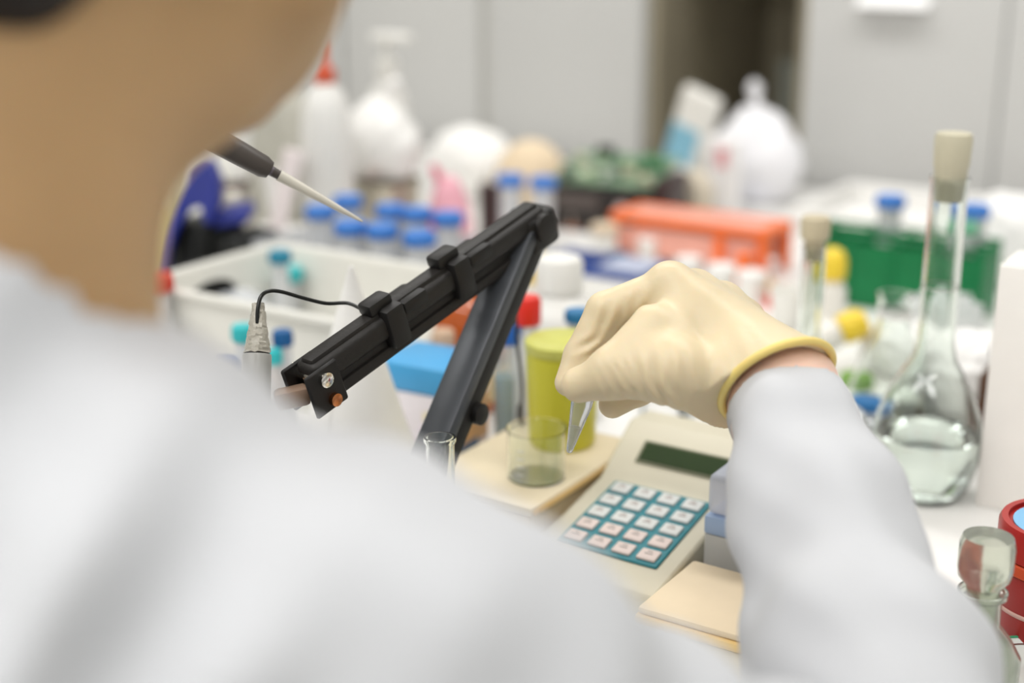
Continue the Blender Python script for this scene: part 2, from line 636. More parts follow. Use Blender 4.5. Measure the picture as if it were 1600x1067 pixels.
# wrist and forearm colour: own pinker tone plus the light there painted in
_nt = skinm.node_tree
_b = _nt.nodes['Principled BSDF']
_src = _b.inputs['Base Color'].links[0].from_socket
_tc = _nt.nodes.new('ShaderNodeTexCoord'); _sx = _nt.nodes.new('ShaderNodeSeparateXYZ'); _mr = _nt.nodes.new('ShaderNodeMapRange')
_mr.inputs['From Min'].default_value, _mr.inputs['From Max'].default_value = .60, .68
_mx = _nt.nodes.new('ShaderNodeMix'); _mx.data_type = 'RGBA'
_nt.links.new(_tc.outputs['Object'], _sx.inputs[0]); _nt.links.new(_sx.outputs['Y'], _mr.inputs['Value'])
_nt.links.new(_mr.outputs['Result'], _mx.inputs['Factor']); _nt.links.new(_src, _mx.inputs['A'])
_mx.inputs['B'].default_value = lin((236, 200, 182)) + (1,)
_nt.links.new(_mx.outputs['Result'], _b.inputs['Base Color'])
f = Field((-.93, .08, -.50), (-.05, .78, .72), .004)
f.cone(NK, (-.412, .325, .43), .060, .056, .02)
CUFFP = P(1226, 636, .822)
f.cone(WR, CUFFP + (EL - CUFFP).normalized() * .02, .0312, .0300, .008)
# torso
f.ell((-.40, .275, .10), (.17, .105, .20), .05)
f.ell((-.40, .265, -.15), (.155, .105, .2), .06)
f.cone(SH + Vector((0, 0, -.01)), SHL + Vector((0, 0, -.01)), .05, .05, .04)
f.cone(SH, EL, .047, .04, .02).cone(EL, WR, .041, .0285, .015)
f.cone(SHL, ELL, .047, .04, .02).cone(ELL, WRL, .041, .0262, .015)
PALM = P(1120, 545, .86)
f.cone(WR, PALM, .0250, .018, .01)
f.cone(WRL, GRIP + Vector((-.02, -.03, -.012)), .024, .02, .01)
# head: skull, face, jaw, features, in a frame turned towards the pipette tip
HTURN = math.radians(30)
HR = Matrix.Rotation(HTURN, 3, 'Z')
HO = Vector((-.401, .371, -.021))


def hd(x, y, z):
    return HO + HR @ Vector((x, y, z))


f.ell(hd(0, 0, .545), (.076, .097, .092), .02, HR)
f.ell(hd(0, .043, .470), (.064, .064, .083), .025, HR)
f.cone(hd(0, .0, .43), hd(0, .03, .44), .05, .04, .03)
for s in (-1, 1):
    f.cone(hd(s * .056, .004, .452), hd(s * .012, .088, .398), .022, .019, .022)
    f.ell(hd(s * .040, .068, .482), (.022, .018, .018), .02, HR)               # cheekbone
    f.ell(hd(s * .030, .102, .515), (.014, .012, .010), .008, HR, carve=True)  # eye socket
    f.ell(hd(s * .030, .094, .514), (.012, .012, .012), .002, HR)              # eyeball under lid
    f.ell(hd(s * .078, -.010, .500), (.010, .020, .032), .006, HR)             # ear
    f.ell(hd(s * .086, -.006, .502), (.006, .010, .018), .004, HR, carve=True)
    f.ell(hd(s * .030, .094, .531), (.020, .010, .007), .008, HR)              # brow
f.cone(hd(0, .102, .515), hd(0, .128, .468), .008, .012, .012)                 # nose
f.ell(hd(0, .113, .437), (.022, .010, .006), .005, HR)                         # lips
f.ell(hd(0, .111, .426), (.019, .010, .006), .005, HR)
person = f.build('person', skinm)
tag(person, 'person in a white lab coat, seen over the shoulder, pipetting at the bench', 'person')

# eyes
eyem = mat('eye_white', (236, 234, 230), rough=.1, var=.0)
for sgn in (-1, 1):
    g = G(); c = hd(sgn * .030, .0985, .514)
    Re_ = (HR @ Vector((0, 1, -.25))).normalized().to_track_quat('Z', 'Y').to_matrix()
    g.lathe([(.0095, .0), (.0085, .0045), (.0055, .0078), (.003, .0086)], 20, c, Re_); ey = g.build('eye', eyem, person)
    g = G(); g.lathe([(.0048, .0083), (.0035, .0090), (.001, .0094)], 16, c, Re_); g.build('iris', hairm, ey)
# hair cap
f = Field((-.56, .20, .34), (-.25, .54, .70), .005)
f.ell(hd(0, -.006, .551), (.086, .104, .100), .0, HR)
f.ell(hd(-.027, -.077, .481), (.044, .030, .055), .03, HR)
f.ell(hd(0, -.125, .545), (.04, .04, .04), .02, HR)                             # tied knot
f.ell(hd(0, .098, .455), (.092, .080, .105), .02, HR, carve=True)
f.warp(ripples(5, 8, 120, 300, .0007, (1, .4, .4)))
f.build('hair', hairm, person)

# lab coat: body with shoulders, collar and left sleeve
f = Field((-.95, .05, -.52), (-.04, .74, .42), .005)
f.ell((-.40, .275, .08), (.20, .135, .23), .06)
f.cone((-.40, .265, -.05), (-.40, .26, -.42), .19, .20, .08)
f.cone((-.345, .288, .266), SH + Vector((-.004, 0, .003)), .055, .061, .035)
f.cone((-.485, .288, .266), SHL + Vector((.004, 0, .003)), .055, .061, .035)
f.cone(SH - Vector((0, 0, .01)), EL, .060, .056, .02)
f.cone(SHL, ELL, .064, .056, .03).cone(ELL, WRL + (ELL - WRL) * .12, .055, .036, .03)
f.cone((-.418, .280, .24), (-.418, .288, .300), .080, .075, .025)                 # collar stand
fk = (_RT * .75 - _UP * .6 + _FW * .2).normalized() * (6.283 / .062)
fm = ripples(12, 4, 18, 34, .35)
f.warp(lambda X, Y, Z: .0060 * np.sin(fk.x * X + fk.y * Y + fk.z * Z + 2.2 * fm(X, Y, Z) + .6) * (.55 + fm(Y, Z, X)))
f.warp(ripples(3, 6, 50, 95, .0016, (1, .5, .6)))
f.warp(ripples(9, 5, 90, 150, .0009, (1, .6, .5)))
f.cone((-.418, .288, .24), (-.413, .320, .40), .0625, .072, carve=True)
f.cut((0, 0, -.50), (0, 0, -1))
coat = f.build('lab_coat', coatm, person)

# right sleeve, hollow at the cuff
CUFF = P(1226, 636, .822)
axr = (EL - CUFF).normalized()
lo = [min(CUFF[i], EL[i]) - .08 for i in range(3)]
hi = [max(CUFF[i], EL[i]) + .08 for i in range(3)]
f = Field(lo, hi, .0028)
S1, S2 = P(1278, 800, .765), P(1352, 1050, .690)
f.cone(CUFF - axr * .03, S1, .0330, .0425, .02).cone(S1, S2, .0425, .0560, .02).cone(S2, EL, .0560, .064, .02)
rp = ripples(14, 6, 60, 120, .0011, (.5, 1, 1))
rp2 = ripples(31, 5, 130, 220, .0006, (.6, 1, .9))
f.warp(rp).warp(rp2)
side = axr.cross(Vector((0, 0, 1))).normalized()
f.cut(CUFF, -axr)
f.cone(CUFF - axr * .04, CUFF + axr * .05, .0300, .0300, carve=True)
f.build('sleeve', coatm, coat)

# right glove
f = Field([min(P(870, 640, .85)[i], P(1310, 640, .82)[i], P(1060, 400, .9)[i], P(1180, 520, .95)[i]) - .035 for i in range(3)],
          [max(P(870, 640, .85)[i], P(1310, 640, .82)[i], P(1060, 400, .9)[i], P(1180, 520, .95)[i]) + .035 for i in range(3)], .0014)
MC = [P(1047, 448, .862), P(1085, 456, .885), P(1128, 474, .903), P(1160, 500, .918)]
f.cone(WR, MC[0], .0245, .0135, .014).cone(WR, MC[1], .024, .0140, .014).cone(WR, MC[2], .024, .0135, .014).cone(WR, MC[3], .022, .0120, .014)
f.cone(MC[0], MC[3], .0125, .0115, .012)
f.cone(P(1100, 520, .862), P(1150, 560, .87), .022, .024, .015)
# thumb and the web to the forefinger
f.cone(P(1150, 614, .833), P(1052, 580, .822), .0235, .0180, .012)
f.cone(P(1052, 580, .822), P(952, 587, .830), .0178, .0132, .010)
f.cone(P(952, 587, .830), P(905, 601, .838), .0132, .0108, .006)
f.cone(P(962, 568, .830), P(1018, 508, .836), .0118, .0122, .008)
f.cone(P(1030, 560, .832), P(1075, 490, .856), .017, .017, .012)
# fingers
def finger(pts, rs, k=.0045):
    for i in range(len(pts) - 1):
        f.cone(pts[i], pts[i + 1], rs[i], rs[i + 1], k)
finger([MC[0], P(946, 486, .866), P(908, 556, .866), P(888, 598, .862)], [.0128, .0118, .0106, .0084], .0030)
finger([MC[1], P(978, 498, .886), P(935, 562, .884), P(906, 600, .878)], [.0125, .0112, .0100, .0085], .0030)
finger([MC[2], P(1045, 556, .915), P(998, 608, .902), P(957, 632, .892)], [.0125, .0108, .0100, .0088])
finger([MC[3], P(1105, 575, .930), P(1068, 600, .925), P(1040, 602, .918)], [.0112, .0095, .0085, .0075])
# cuff flare
RIM = P(1214, 596, .826)
AXG = (axr + (_UP * -0.25 + _RT * 0.35)).normalized()
f.cone(P(1140, 565, .853), RIM + AXG * .012, .029, .0365, .014)
# stretched wrinkles: thumb base, web, knuckle creases
def wr(c, s, d, lam, a):
    c = np.array(c); d = np.array(d) / np.linalg.norm(np.array(d))
    def fn(X, Y, Z):
        e = np.exp(-((X - c[0]) ** 2 + (Y - c[1]) ** 2 + (Z - c[2]) ** 2) / (s * s))
        return a * e * np.sin(6.283 / lam * ((X - c[0]) * d[0] + (Y - c[1]) * d[1] + (Z - c[2]) * d[2]) + 1.9 * np.sin(110 * Z + 75 * X) + 1.3 * np.sin(170 * Y - 140 * Z))
    f.warp(fn)
wr(P(1030, 600, .80), .020, _RT + _UP * .25, .0080, .0010)
wr(P(1100, 630, .80), .022, _RT + _UP * .15, .0115, .0015)
wr(P(1125, 590, .81), .030, _RT * .9 + _UP * .1, .017, .0006)
wr(P(960, 605, .81), .013, _RT + _UP * .6, .0062, .0006)
wr(P(950, 508, .853), .012, _RT * .75 + _UP * -.6, .0090, .0012)
wr(P(928, 540, .853), .010, _RT * .6 + _UP * -.8, .0085, .0011)
wr(P(990, 470, .845), .014, _RT * 1 + _UP * -.25, .0078, .0006)
f.cut(RIM, AXG)
f.cone(RIM + AXG * .016, RIM + AXG * .05, .0335, .0365, carve=True)
glove = f.build('glove', glovem, person)
note(glove, 'pale latex glove pinching the small tube')
# rolled rim
u1 = AXG.cross(_FW).normalized()
u2 = AXG.cross(u1)
g = G()
ring = [RIM + (u1 * math.cos(a) + u2 * math.sin(a)) * .0350 for a in [2 * math.pi * i / 48 for i in range(49)]]
g.tube(ring, .0026, 10)
note(g.build('rolled_cuff', cuffm, glove), 'rolled deeper yellow cuff of the glove')

# left glove round the pipette
f = Field([GRIP[i] - .11 for i in range(3)], [GRIP[i] + .11 for i in range(3)], .0026)
sd = PDIR.cross(Vector((0, 0, 1))).normalized()
bk = PDIR.cross(sd).normalized()
PC = GRIP + Vector((-.022, -.034, -.012))
f.cone(WRL, PC, .028, .030, .012)
for i in range(4):
    b = GRIP - PDIR * (.030 - .020 * i) - sd * .012
    b0 = PC - PDIR * (.028 - .018 * i)
    out = b0 + sd * -.030 + bk * .002
    kn = GRIP - PDIR * (.030 - .020 * i) + (out - GRIP).normalized() * .034
    fwd_ = (GRIP - PC).normalized()
    e1 = GRIP - PDIR * (.030 - .020 * i) - sd * .024 + fwd_ * .004
    e2 = GRIP - PDIR * (.030 - .020 * i) - sd * .006 + fwd_ * .024
    e3 = GRIP - PDIR * (.030 - .020 * i) + sd * .016 + fwd_ * .016
    f.cone(b0, e1, .012, .0100, .006).cone(e1, e2, .0100, .0092, .003).cone(e2, e3, .0092, .0080, .003)
f.cone(PC + PDIR * .02, GRIP + PDIR * .050 + sd * .014, .014, .0115, .008)
f.cone(GRIP + PDIR * .050 + sd * .014, GRIP + PDIR * .088 + sd * .018, .0115, .0105, .005)
f.cone(GRIP + PDIR * .088 + sd * .018, GRIP + PDIR * .114, .0105, .0095, .005)
f.cone(GRIP - PDIR * .2, GRIP + PDIR * .078, .0118, .0118, carve=True)
f.build('glove', glovem, person)

# trousers and stool
f = Field((-.66, .08, -.92), (-.14, .72, -.30), .009)
for s in (-1, 1):
    hip, kne, ank = Vector((-.40 + s * .09, .27, -.40)), Vector((-.40 + s * .13, .62, -.40)), Vector((-.40 + s * .13, .56, -.80))
    f.cone(hip, kne, .088, .066, .04).cone(kne, ank, .064, .048, .03)
f.warp(ripples(8, 6, 40, 90, .002))
f.build('trousers', trousm, person)
for s in (-1, 1):
    f = Field((-.40 + s * .13 - .07, .46, -.92), (-.40 + s * .13 + .07, .76, -.74), .006)
    f.cone((-.40 + s * .13, .53, -.85), (-.40 + s * .13, .68, -.868), .042, .034, .02).cone((-.40 + s * .13, .54, -.85), (-.40 + s * .13, .55, -.79), .042, .05, .02)
    f.cut((0, 0, -.898), (0, 0, -1))
    f.build('shoe', BLACKPL, person)
t = thing('lab_stool', 'round black lab stool under the seated person', 'stool', (-.40, .27, FLOOR_Z - .0))
g = G(); g.lathe([(.15, .315), (.18, .325), (.19, .345), (.185, .370), (.16, .380)], 40); g.build('seat', BLACKPL, t)
g = G(); g.lathe([(.028, .06), (.028, .27), (.05, .30), (.10, .3145)], 24); g.build('post', STEEL, t)
for i in range(5):
    a = 2 * math.pi * i / 5 + .3
    g = G(); g.tube([(.02 * math.cos(a), .02 * math.sin(a), .075), (.15 * math.cos(a), .15 * math.sin(a), .065), (.26 * math.cos(a), .26 * math.sin(a), .045)], [.018, .015, .012], 10)
    l = g.build('leg', STEEL, t)
    g = G(); g.lathe([(.014, -.0), (.02, .004), (.02, .03), (.012, .036)], 16, (.255 * math.cos(a), .255 * math.sin(a), 0)); g.build('foot', BLACKPL, l)

# ================================================================== held tube and pipette
TA, TB = P(889, 707, .866), P(917, 600, .858)
ax = (TB - TA).normalized()
Rm = ax.to_track_quat('Z', 'Y').to_matrix()
t = thing('microtube', 'small clear conical tube pinched in the gloved fingers', 'tube', TA)
tubem = mat('tube_plastic', (244, 246, 250), rough=0.06, trans=.88, ior=1.38, var=0.0)
g = G(); g.shell([(.0012, 0), (.0019, .0008), (.0028, .006), (.0048, .019), (.0066, .031), (.0068, .040)], .0008, 28, R=Rm); g.build('tube_body', tubem, t)
g = G(); g.lathe([(.0006, .0012), (.0018, .005), (.0035, .0165), (.0035, .0168)], 20, R=Rm); g.build('liquid', mat('sample_liquid', (236, 236, 190), rough=0.05, alpha=0.55, var=0.02), t)
g = G(); g.lathe([(.0073, .0402), (.0080, .0410), (.0080, .0440), (.0070, .0448)], 24, R=Rm); g.build('cap', tubem, t)

t = thing('pipette', 'dark grey micropipette with a clear tip, held beside the chin', 'pipette', TIP)
Rp = PDIR.to_track_quat('Z', 'Y').to_matrix()
L = (SHAFT - TIP).length
tipm = mat('pipette_tip_plastic', (232, 228, 216), rough=0.25, alpha=0.72, var=0.02)
shaftm = mat('pipette_dark_grey', (74, 68, 64), rough=0.42, var=0.06)
g = G(); g.shell([(.0006, 0), (.0012, .004), (.0022, .020), (.0034, .050), (.0038, .062)], .0005, 24, R=Rp); g.build('disposable_tip', tipm, t)
g = G(); g.lathe([(.0026, .0555), (.0031, .064), (.0033, .068), (.0056, .0685), (.0072, .073), (.0078, .090), (.0084, .12), (.0105, .18), (.0108, .215)], 28, R=Rp); g.build('shaft', shaftm, t)
g = G(); g.lathe([(.0108, .2155), (.0112, .222), (.0112, .30), (.0112, .345), (.010, .352)], 28, R=Rp); g.build('handle', mat('pipette_handle_grey', (206, 206, 208), rough=0.4), t)
g = G(); g.lathe([(.004, .3525), (.004, .366), (.0085, .367), (.0085, .374), (.007, .376)], 20, R=Rp); g.build('plunger', shaftm, t)
g = G(); g.lathe([(.0032, .0662), (.0034, .0684)], 20, R=Rp, cap0=False, cap1=False); g.build('seal_ring', mat('seal_grey', (120, 112, 122), rough=.4), t)
#PART2
# ================================================================== electrode stand with the black folding arm
def frame_of(a, b, upref=Vector((0, 0, 1))):
    d = (b - a).normalized()
    n = (upref - d * d.dot(upref)).normalized()
    s = d.cross(n)
    return d, n, s, Matrix((d, s, n)).transposed()


A, B = P(482, 600, .875), P(842, 343, 1.0)
Cb = P(642, 838, .935)
base = Vector((Cb.x, Cb.y, 0))
stand = thing('electrode_stand', 'black folding electrode stand arm arching over the bench', 'stand', base)
armm = BLACKPL
jointm = mat('arm_joint_dark', (20, 18, 17), rough=0.5, var=0.1)
Lb = lambda v: Vector(v) - base
# upper arm: two parallel rails
d, n, s, R = frame_of(A, B)
Lg = (B - A).length
up_arm = None
g = G(); g.rbox(Lb(A + d * (Lg * .5) + n * .0055), (Lg, .020, .0165), .005, 3, R); g.rbox(Lb(A + d * (Lg * .5) + n * .0135), (Lg * .97, .012, .006), .0025, 2, R)
up_arm = g.build('upper_rail', armm, stand)
g = G(); g.rbox(Lb(A + d * (Lg * .5) - n * .0125 + s * .001), (Lg * .985, .013, .0085), .0025, 2, R)
low_arm = g.build('lower_rail', armm, stand)
g = G(); g.box(Lb(A + d * (Lg * .5) - n * .0055 + s * .001), (Lg * .96, .008, .008), R); g.build('rail_web', jointm, stand)
for fr, w in ((.315, .030), (.60, .030)):
    c = A + d * (Lg * fr)
    g = G(); g.rbox(Lb(c + n * .004), (.016, .0275, .0285), .003, 2, R); g.rbox(Lb(c + n * .020 - d * .004), (.020, .013, .009), .0025, 2, R)
    g.rbox(Lb(c + n * .010 + d * .02), (.022, .023, .010), .003, 2, R)
    g.build('cable_clip', jointm, stand)
# near end: clevis cheeks, screws, holder bracket
for q in (-1, 1):
    g = G(); g.rbox(Lb(A + d * .004 - n * .003 + s * .0112 * q), (.026, .003, .030), .0012, 1, R); g.build('end_cheek', jointm, stand)
scr = mat('chrome_screw', (225, 222, 215), rough=0.12, metal=1.0, var=0.03)
cop = mat('copper_screw', (196, 128, 84), rough=0.25, metal=1.0, var=0.08)
for off, mm, rr in ((n * .0045 + d * .004, scr, .0048), (-n * .0115 + d * .006, cop, .0042)):
    c = A + off
    g = G(); g.lathe([(rr * .7, -.0165), (rr, -.0160), (rr, -.0128), (rr, .0128), (rr, .0160), (rr * .7, .0165)], 20, Lb(c), Matrix((d, n, s)).transposed()); g.build('pivot_screw', mm, stand)
brk = mat('brown_bracket', (142, 118, 100), rough=0.4, var=0.1)
Hd = P(425, 612, .872)
g = G(); dd, nn, ss, RR = frame_of(Hd, A); g.rbox(Lb((Hd + A) / 2 - nn * .006), ((A - Hd).length * 0.96, .014, .012), .003, 2, RR); g.build('holder_bracket', brk, stand)
# lower arm
B2, C2 = B - Vector((0, 0, .006)), Cb
d2, n2, s2, R2 = frame_of(C2, B2, Vector((0, 0, 1)))
L2 = (B2 - C2).length
gm = mat('arm_grey_face', (92, 94, 98), rough=0.32, var=0.05)
g = G(); g.rbox(Lb((C2 + B2) / 2 + n2 * .0125 - s2 * .003), (L2, .0235, .010), .0015, 2, R2); g.build('lower_arm_cover', mat('arm_lit_grey', (74, 77, 82), rough=0.36, var=0.05, metal=.3), stand)  # grey sheen of the arm's lit face put into the cover colour
g = G(); g.rbox(Lb((C2 + B2) / 2 - s2 * .003), (L2 * .98, .0205, .0145), .002, 2, R2); g.build('lower_arm_channel', jointm, stand)
g = G(); g.lathe([(.006, -.016), (.0075, -.015), (.0075, .015), (.006, .016)], 20, Lb(C2 + d2 * (L2 * .40) - n2 * .006 - s2 * .003), Matrix((d2, n2, s2)).transposed()); g.build('tension_knob', jointm, stand)
# apex knuckle
g = G(); g.rbox(Lb(B - Vector((0, 0, .004)) - d * .006), (.030, .0235, .028), .005, 3, R); g.build('elbow_knuckle', jointm, stand)
g = G(); g.lathe([(.008, -.0165), (.010, -.0155), (.010, .0155), (.008, .0165)], 24, Lb(B - d * .008), Matrix((d, n, s)).transposed()); g.build('elbow_pivot', armm, stand)
# post and foot (behind the shoulder)
g = G(); g.lathe([(.015, .012), (.015, Cb.z - .012), (.018, Cb.z - .006), (.018, Cb.z + .008), (.012, Cb.z + .012)], 28); g.build('post', jointm, stand)
g = G(); g.rbox((0, 0, .006), (.050, .050, .012), .004); g.build('foot_plate', jointm, stand)

# taped electrode hanging on the bracket
ET, EB = P(404, 474, .880), P(399, 640, .872)
ax = (ET - EB).normalized()
Re = Vector((0, 0, 1)).lerp(ax, 1).to_track_quat('Z', 'Y').to_matrix()
EL_ = (ET - EB).length
e = thing('electrode', 'grey tape-wrapped electrode probe hanging at the end of the black arm', 'probe', EB)
tapem = mat('grey_wrapping_tape', (176, 172, 160), rough=0.28, var=0.10, scale=60, bump=1.0, bscale=110)
bodym = mat('electrode_grey', (164, 164, 160), rough=0.3, var=0.04)
g = G(); g.lathe([(.0036 + (.0082 - .0036) * i / 22, EL_ * (1 - .465 * i / 22)) for i in range(23)], 20, R=Re)
rnd = random.Random(6)
g.v = [tuple(c + rnd.uniform(-.00045, .00045) for c in v) for v in g.v]
g.build('tape_wrap', tapem, e, angle=18)
g = G(); g.lathe([(.0078, EL_ * .530), (.0078, EL_ * .522)], 28, R=Re); g.build('ring_groove', jointm, e)
g = G(); g.lathe([(.0086, EL_ * .520), (.0090, EL_ * .5), (.0092, .0), (.0070, -.012), (.006, -.07), (.0058, -.12), (.003, -.128)], 28, R=Re); g.build('probe_body', bodym, e)
# cable from the electrode to the clip
c0 = A + d * (Lg * .315) + n * .018
pts = [P(402, 505, .874), P(403, 482, .874), P(408, 463, .876), P(420, 455, .880), P(440, 456, .886), P(475, 466, .895), P(510, 474, .905), P(545, 474, .910), c0 - d * .012]
def smooth_path(pts, k=6):
    out = []
    n_ = len(pts)
    for i in range(n_ - 1):
        p0, p1, p2, p3 = pts[max(i - 1, 0)], pts[i], pts[i + 1], pts[min(i + 2, n_ - 1)]
        for j in range(k):
            t = j / k
            out.append(0.5 * ((2 * p1) + (p2 - p0) * t + (2 * p0 - 5 * p1 + 4 * p2 - p3) * t * t + (3 * p1 - p0 - 3 * p2 + p3) * t ** 3))
    out.append(pts[-1])
    return out
cablem = mat('black_cable', (22, 24, 22), rough=0.35, var=0.1)
g = G(); g.tube([q - EB for q in smooth_path([Vector(v) for v in pts])], .00125, 8); g.build('cable', cablem, e)

# glass test tube standing in front of the shoulder
tt = on(687, 684, .132)
t = thing('test_tube', 'upright glass test tube whose open rim shows above the shoulder', 'test tube', (tt.x, tt.y, 0))
g = G(); g.shell([(.003, .001), (.0065, .004), (.0088, .012), (.0092, .02), (.0092, .124), (.0092, .1275), (.0103, .1295), (.0105, .1310), (.0101, .1325), (.0092, .1327)], .0014, 48); g.build('glass_wall', GLASS, t)
g = G(); g.lathe([(.014, 0), (.016, .002), (.016, .010), (.0103, .010), (.0103, .0405), (.0125, .0405), (.0125, .004), (.0103, .001)], 32, cap0=False, cap1=False)
g.build('stand_ring', mat('tube_stand_white', (225, 225, 222), rough=.4), t)

# ================================================================== helpers for vessels
def capped_tube(name, label, cat, loc, r, h, capm, capr=None, caph=None, bodym=FROST, liquid=None, lh=0.5, cone=0.2, tilt=None, group=None, n=28):
    t = thing(name, label, cat, loc, 0, group)
    if tilt:
        t.rotation_euler = tilt
    capr, caph = capr or r * 1.2, caph or r * .75
    zc = h - caph
    g = G(); g.shell([(r * .25, 0), (r * .35, h * .01), (r * .98, h * cone), (r, h * (cone + .03)), (r, zc - .0006)], r * .08, n, floor=.002); g.build('tube_body', bodym, t)
    if liquid:
        g = G(); g.lathe([(r * .25, .0024), (r * .88, h * cone + .002), (r * .9, h * (cone + .04)), (r * .9, h * lh)], n); g.build('liquid', liquid, t)
    g = G(); g.lathe([(capr * .96, zc), (capr, zc + caph * .06), (capr, zc + caph * .84), (capr * .9, zc + caph)], n); c = g.build('cap', capm, t)
    g = G()
    for k in range(18):
        a = 2 * math.pi * k / 18
        g.box(((capr + .0002) * math.cos(a), (capr + .0002) * math.sin(a), zc + caph * .42), (capr * .05, capr * .10, caph * .7), Matrix.Rotation(a, 3, 'Z'))
    rb = g.build('cap_ribs', capm, c)
    rb['kind'] = 'stuff'
    return t


def bottle(name, label, cat, loc, prof, bm, cap_prof=None, cm=None, group=None, n=36, rz=0, wall=None):
    t = thing(name, label, cat, loc, rz, group)
    g = G()
    if wall:
        g.shell(prof, wall, n)
    else:
        g.lathe(prof, n)
    g.build('bottle_body', bm, t)
    if cap_prof:
        g = G(); g.lathe(cap_prof, n); g.build('cap', cm, t)
    return t


# ================================================================== clear box of blue-capped centrifuge tubes
spots = [(500, 322), (543, 306), (547, 346), (597, 351), (610, 320), (652, 325), (655, 362), (700, 332)]
desc = ['leftmost of the boxed tubes, behind the pipette tip', 'farthest of the boxed tubes, behind the pipette tip', 'under the end of the pipette tip', 'front-middle of the clear box',
        'behind the front-middle one in the clear box', 'in the rear centre of the clear box', 'nearest the black arm, front of the clear box', 'at the box end beside the pink bag']
pos = [on(x, y, .122) for x, y in spots]
bx0, bx1 = min(p.x for p in pos) - .028, max(p.x for p in pos) + .028
by0, by1 = min(p.y for p in pos) - .026, max(p.y for p in pos) + .026
tb = thing('clear_box', 'frosted clear plastic box holding the blue-capped tubes', 'box', ((bx0 + bx1) / 2, (by0 + by1) / 2, 0))
w_, d_ = bx1 - bx0, by1 - by0
g = G(); g.rbox((0, 0, .0018), (w_, d_, .0036), .001); g.build('box_floor', FROST, tb)
for sx, sy, ww, dd in ((0, -1, w_, .002), (0, 1, w_, .002), (-1, 0, .002, d_ - .004), (1, 0, .002, d_ - .004)):
    g = G(); g.box((sx * (w_ / 2 - .001), sy * (d_ / 2 - .001), .047), (ww, dd, .086)); g.build('box_wall', FROST, tb)
white_liq = mat('pale_liquid', (226, 226, 224), rough=.3, var=.02)
first = None
for p, ds in zip(pos, desc):
    lab = 'blue-capped centrifuge tube, ' + ds
    q = (p.x, p.y, .004)
    if first is None:
        first = capped_tube('centrifuge_tube', lab, 'tube', q, .0142, .118, BLUECAP, .0172, .0135, bodym=FROST, liquid=white_liq, lh=.66, group='blue-capped tubes in the clear box')
    else:
        dup(first, q, lab, group='blue-capped tubes in the clear box')
for (x, y), ds in (((798, 268), 'pair behind the arm elbow, one farther from the circuit board'), ((849, 272), 'pair behind the arm elbow, one beside the circuit board')):
    p = on(x, y, .122)
    dup(first, (p.x, p.y, 0), 'blue-capped centrifuge tube of the ' + ds, group='blue-capped tubes standing behind the arm elbow')

# ================================================================== white basin with its contents
nl, fl = on(268, 452, .10), on(398, 377, .10)
wx0, wy0, wy1 = min(nl.x, fl.x) + .035, nl.y - .002, fl.y
wx1 = wx0 + .26
basinm = mat('basin_plastic', (226, 225, 218), rough=.4, var=.02)
tb = thing('basin', 'white rectangular plastic basin with an oval hand hole', 'basin', (wx0, wy0, 0))
W, D_, Hh, th = wx1 - wx0, wy1 - wy0, .10, .004
g = G(); g.rbox((W / 2, D_ / 2, .002), (W - .02, D_ - .02, .004), .001); g.build('basin_floor', basinm, tb)
def wall_loop(o, u, v, lean, name, hole=None):
    """slanted wall panel from base line o..o+u up v, with optional elliptical hole"""
    g = G()
    o, u, v = Vector(o), Vector(u), Vector(v)
    nrm = u.cross(v).normalized() * th
    if hole is None:
        g.prism([o, o + u, o + u + v + lean[1], o + v + lean[0]], nrm)
    else:
        cu, cv, ru, rv = hole
        N = 32
        outer, inner = [], []
        for i in range(N):
            a = 2 * math.pi * i / N
            ca, sa = math.cos(a), math.sin(a)
            m_ = max(abs(ca), abs(sa))
            outer.append((.5 + .5 * ca / m_, .5 + .5 * sa / m_))
            inner.append((cu + ru * ca, cv + rv * sa))
        def pt(a, b):
            return o + u * a + v * b + lean[0].lerp(lean[1], a) * b
        vs = [pt(*q) for q in outer] + [pt(*q) for q in inner]
        vs = vs + [q + nrm for q in vs]
        fs = []
        for i in range(N):
            j = (i + 1) % N
            fs += [(i, j, N + j, N + i), (2 * N + i, 3 * N + i, 3 * N + j, 2 * N + j), (N + i, N + j, 3 * N + j, 3 * N + i), (i, 2 * N + i, 2 * N + j, j)]
        g.add(vs, fs)
    return g.build(name, basinm, tb)
z0 = Vector((0, 0, 0)); ln = .010
wall_loop((.01, .01, .003), (0, D_ - .02, 0), (-ln, 0, Hh - .004), (Vector((0, -ln, 0)), Vector((0, ln, 0))), 'basin_side', (.45, .68, .19, .17))
wall_loop((W - .01, D_ - .01, .003), (0, -(D_ - .02), 0), (ln, 0, Hh - .004), (Vector((0, ln, 0)), Vector((0, -ln, 0))), 'basin_side', (.5, .68, .19, .17))
wall_loop((W - .01, .01, .003), (-(W - .02), 0, 0), (0, -ln, Hh - .004), (Vector((ln, 0, 0)), Vector((-ln, 0, 0))), 'basin_side')
wall_loop((.01, D_ - .01, .003), (W - .02, 0, 0), (0, ln, Hh - .004), (Vector((-ln, 0, 0)), Vector((ln, 0, 0))), 'basin_side')
g = G()
rim = []
for cx, cy, a0 in ((W - .012, .012, -90), (W - .012, D_ - .012, 0), (.012, D_ - .012, 90), (.012, .012, 180)):
    for k in range(6):
        a = math.radians(a0 + 18 * k)
        rim.append(Vector((cx + .014 * math.cos(a), cy + .014 * math.sin(a), Hh)))
g.tube(rim + [rim[0]], .0042, 8, caps=False); g.build('basin_rim', basinm, tb)
tealcap = mat('teal_cap', (28, 130, 160), rough=.4); cyancap = mat('cyan_cap', (56, 190, 194), rough=.4); navycap = mat('navy_cap', (24, 92, 150), rough=.4)
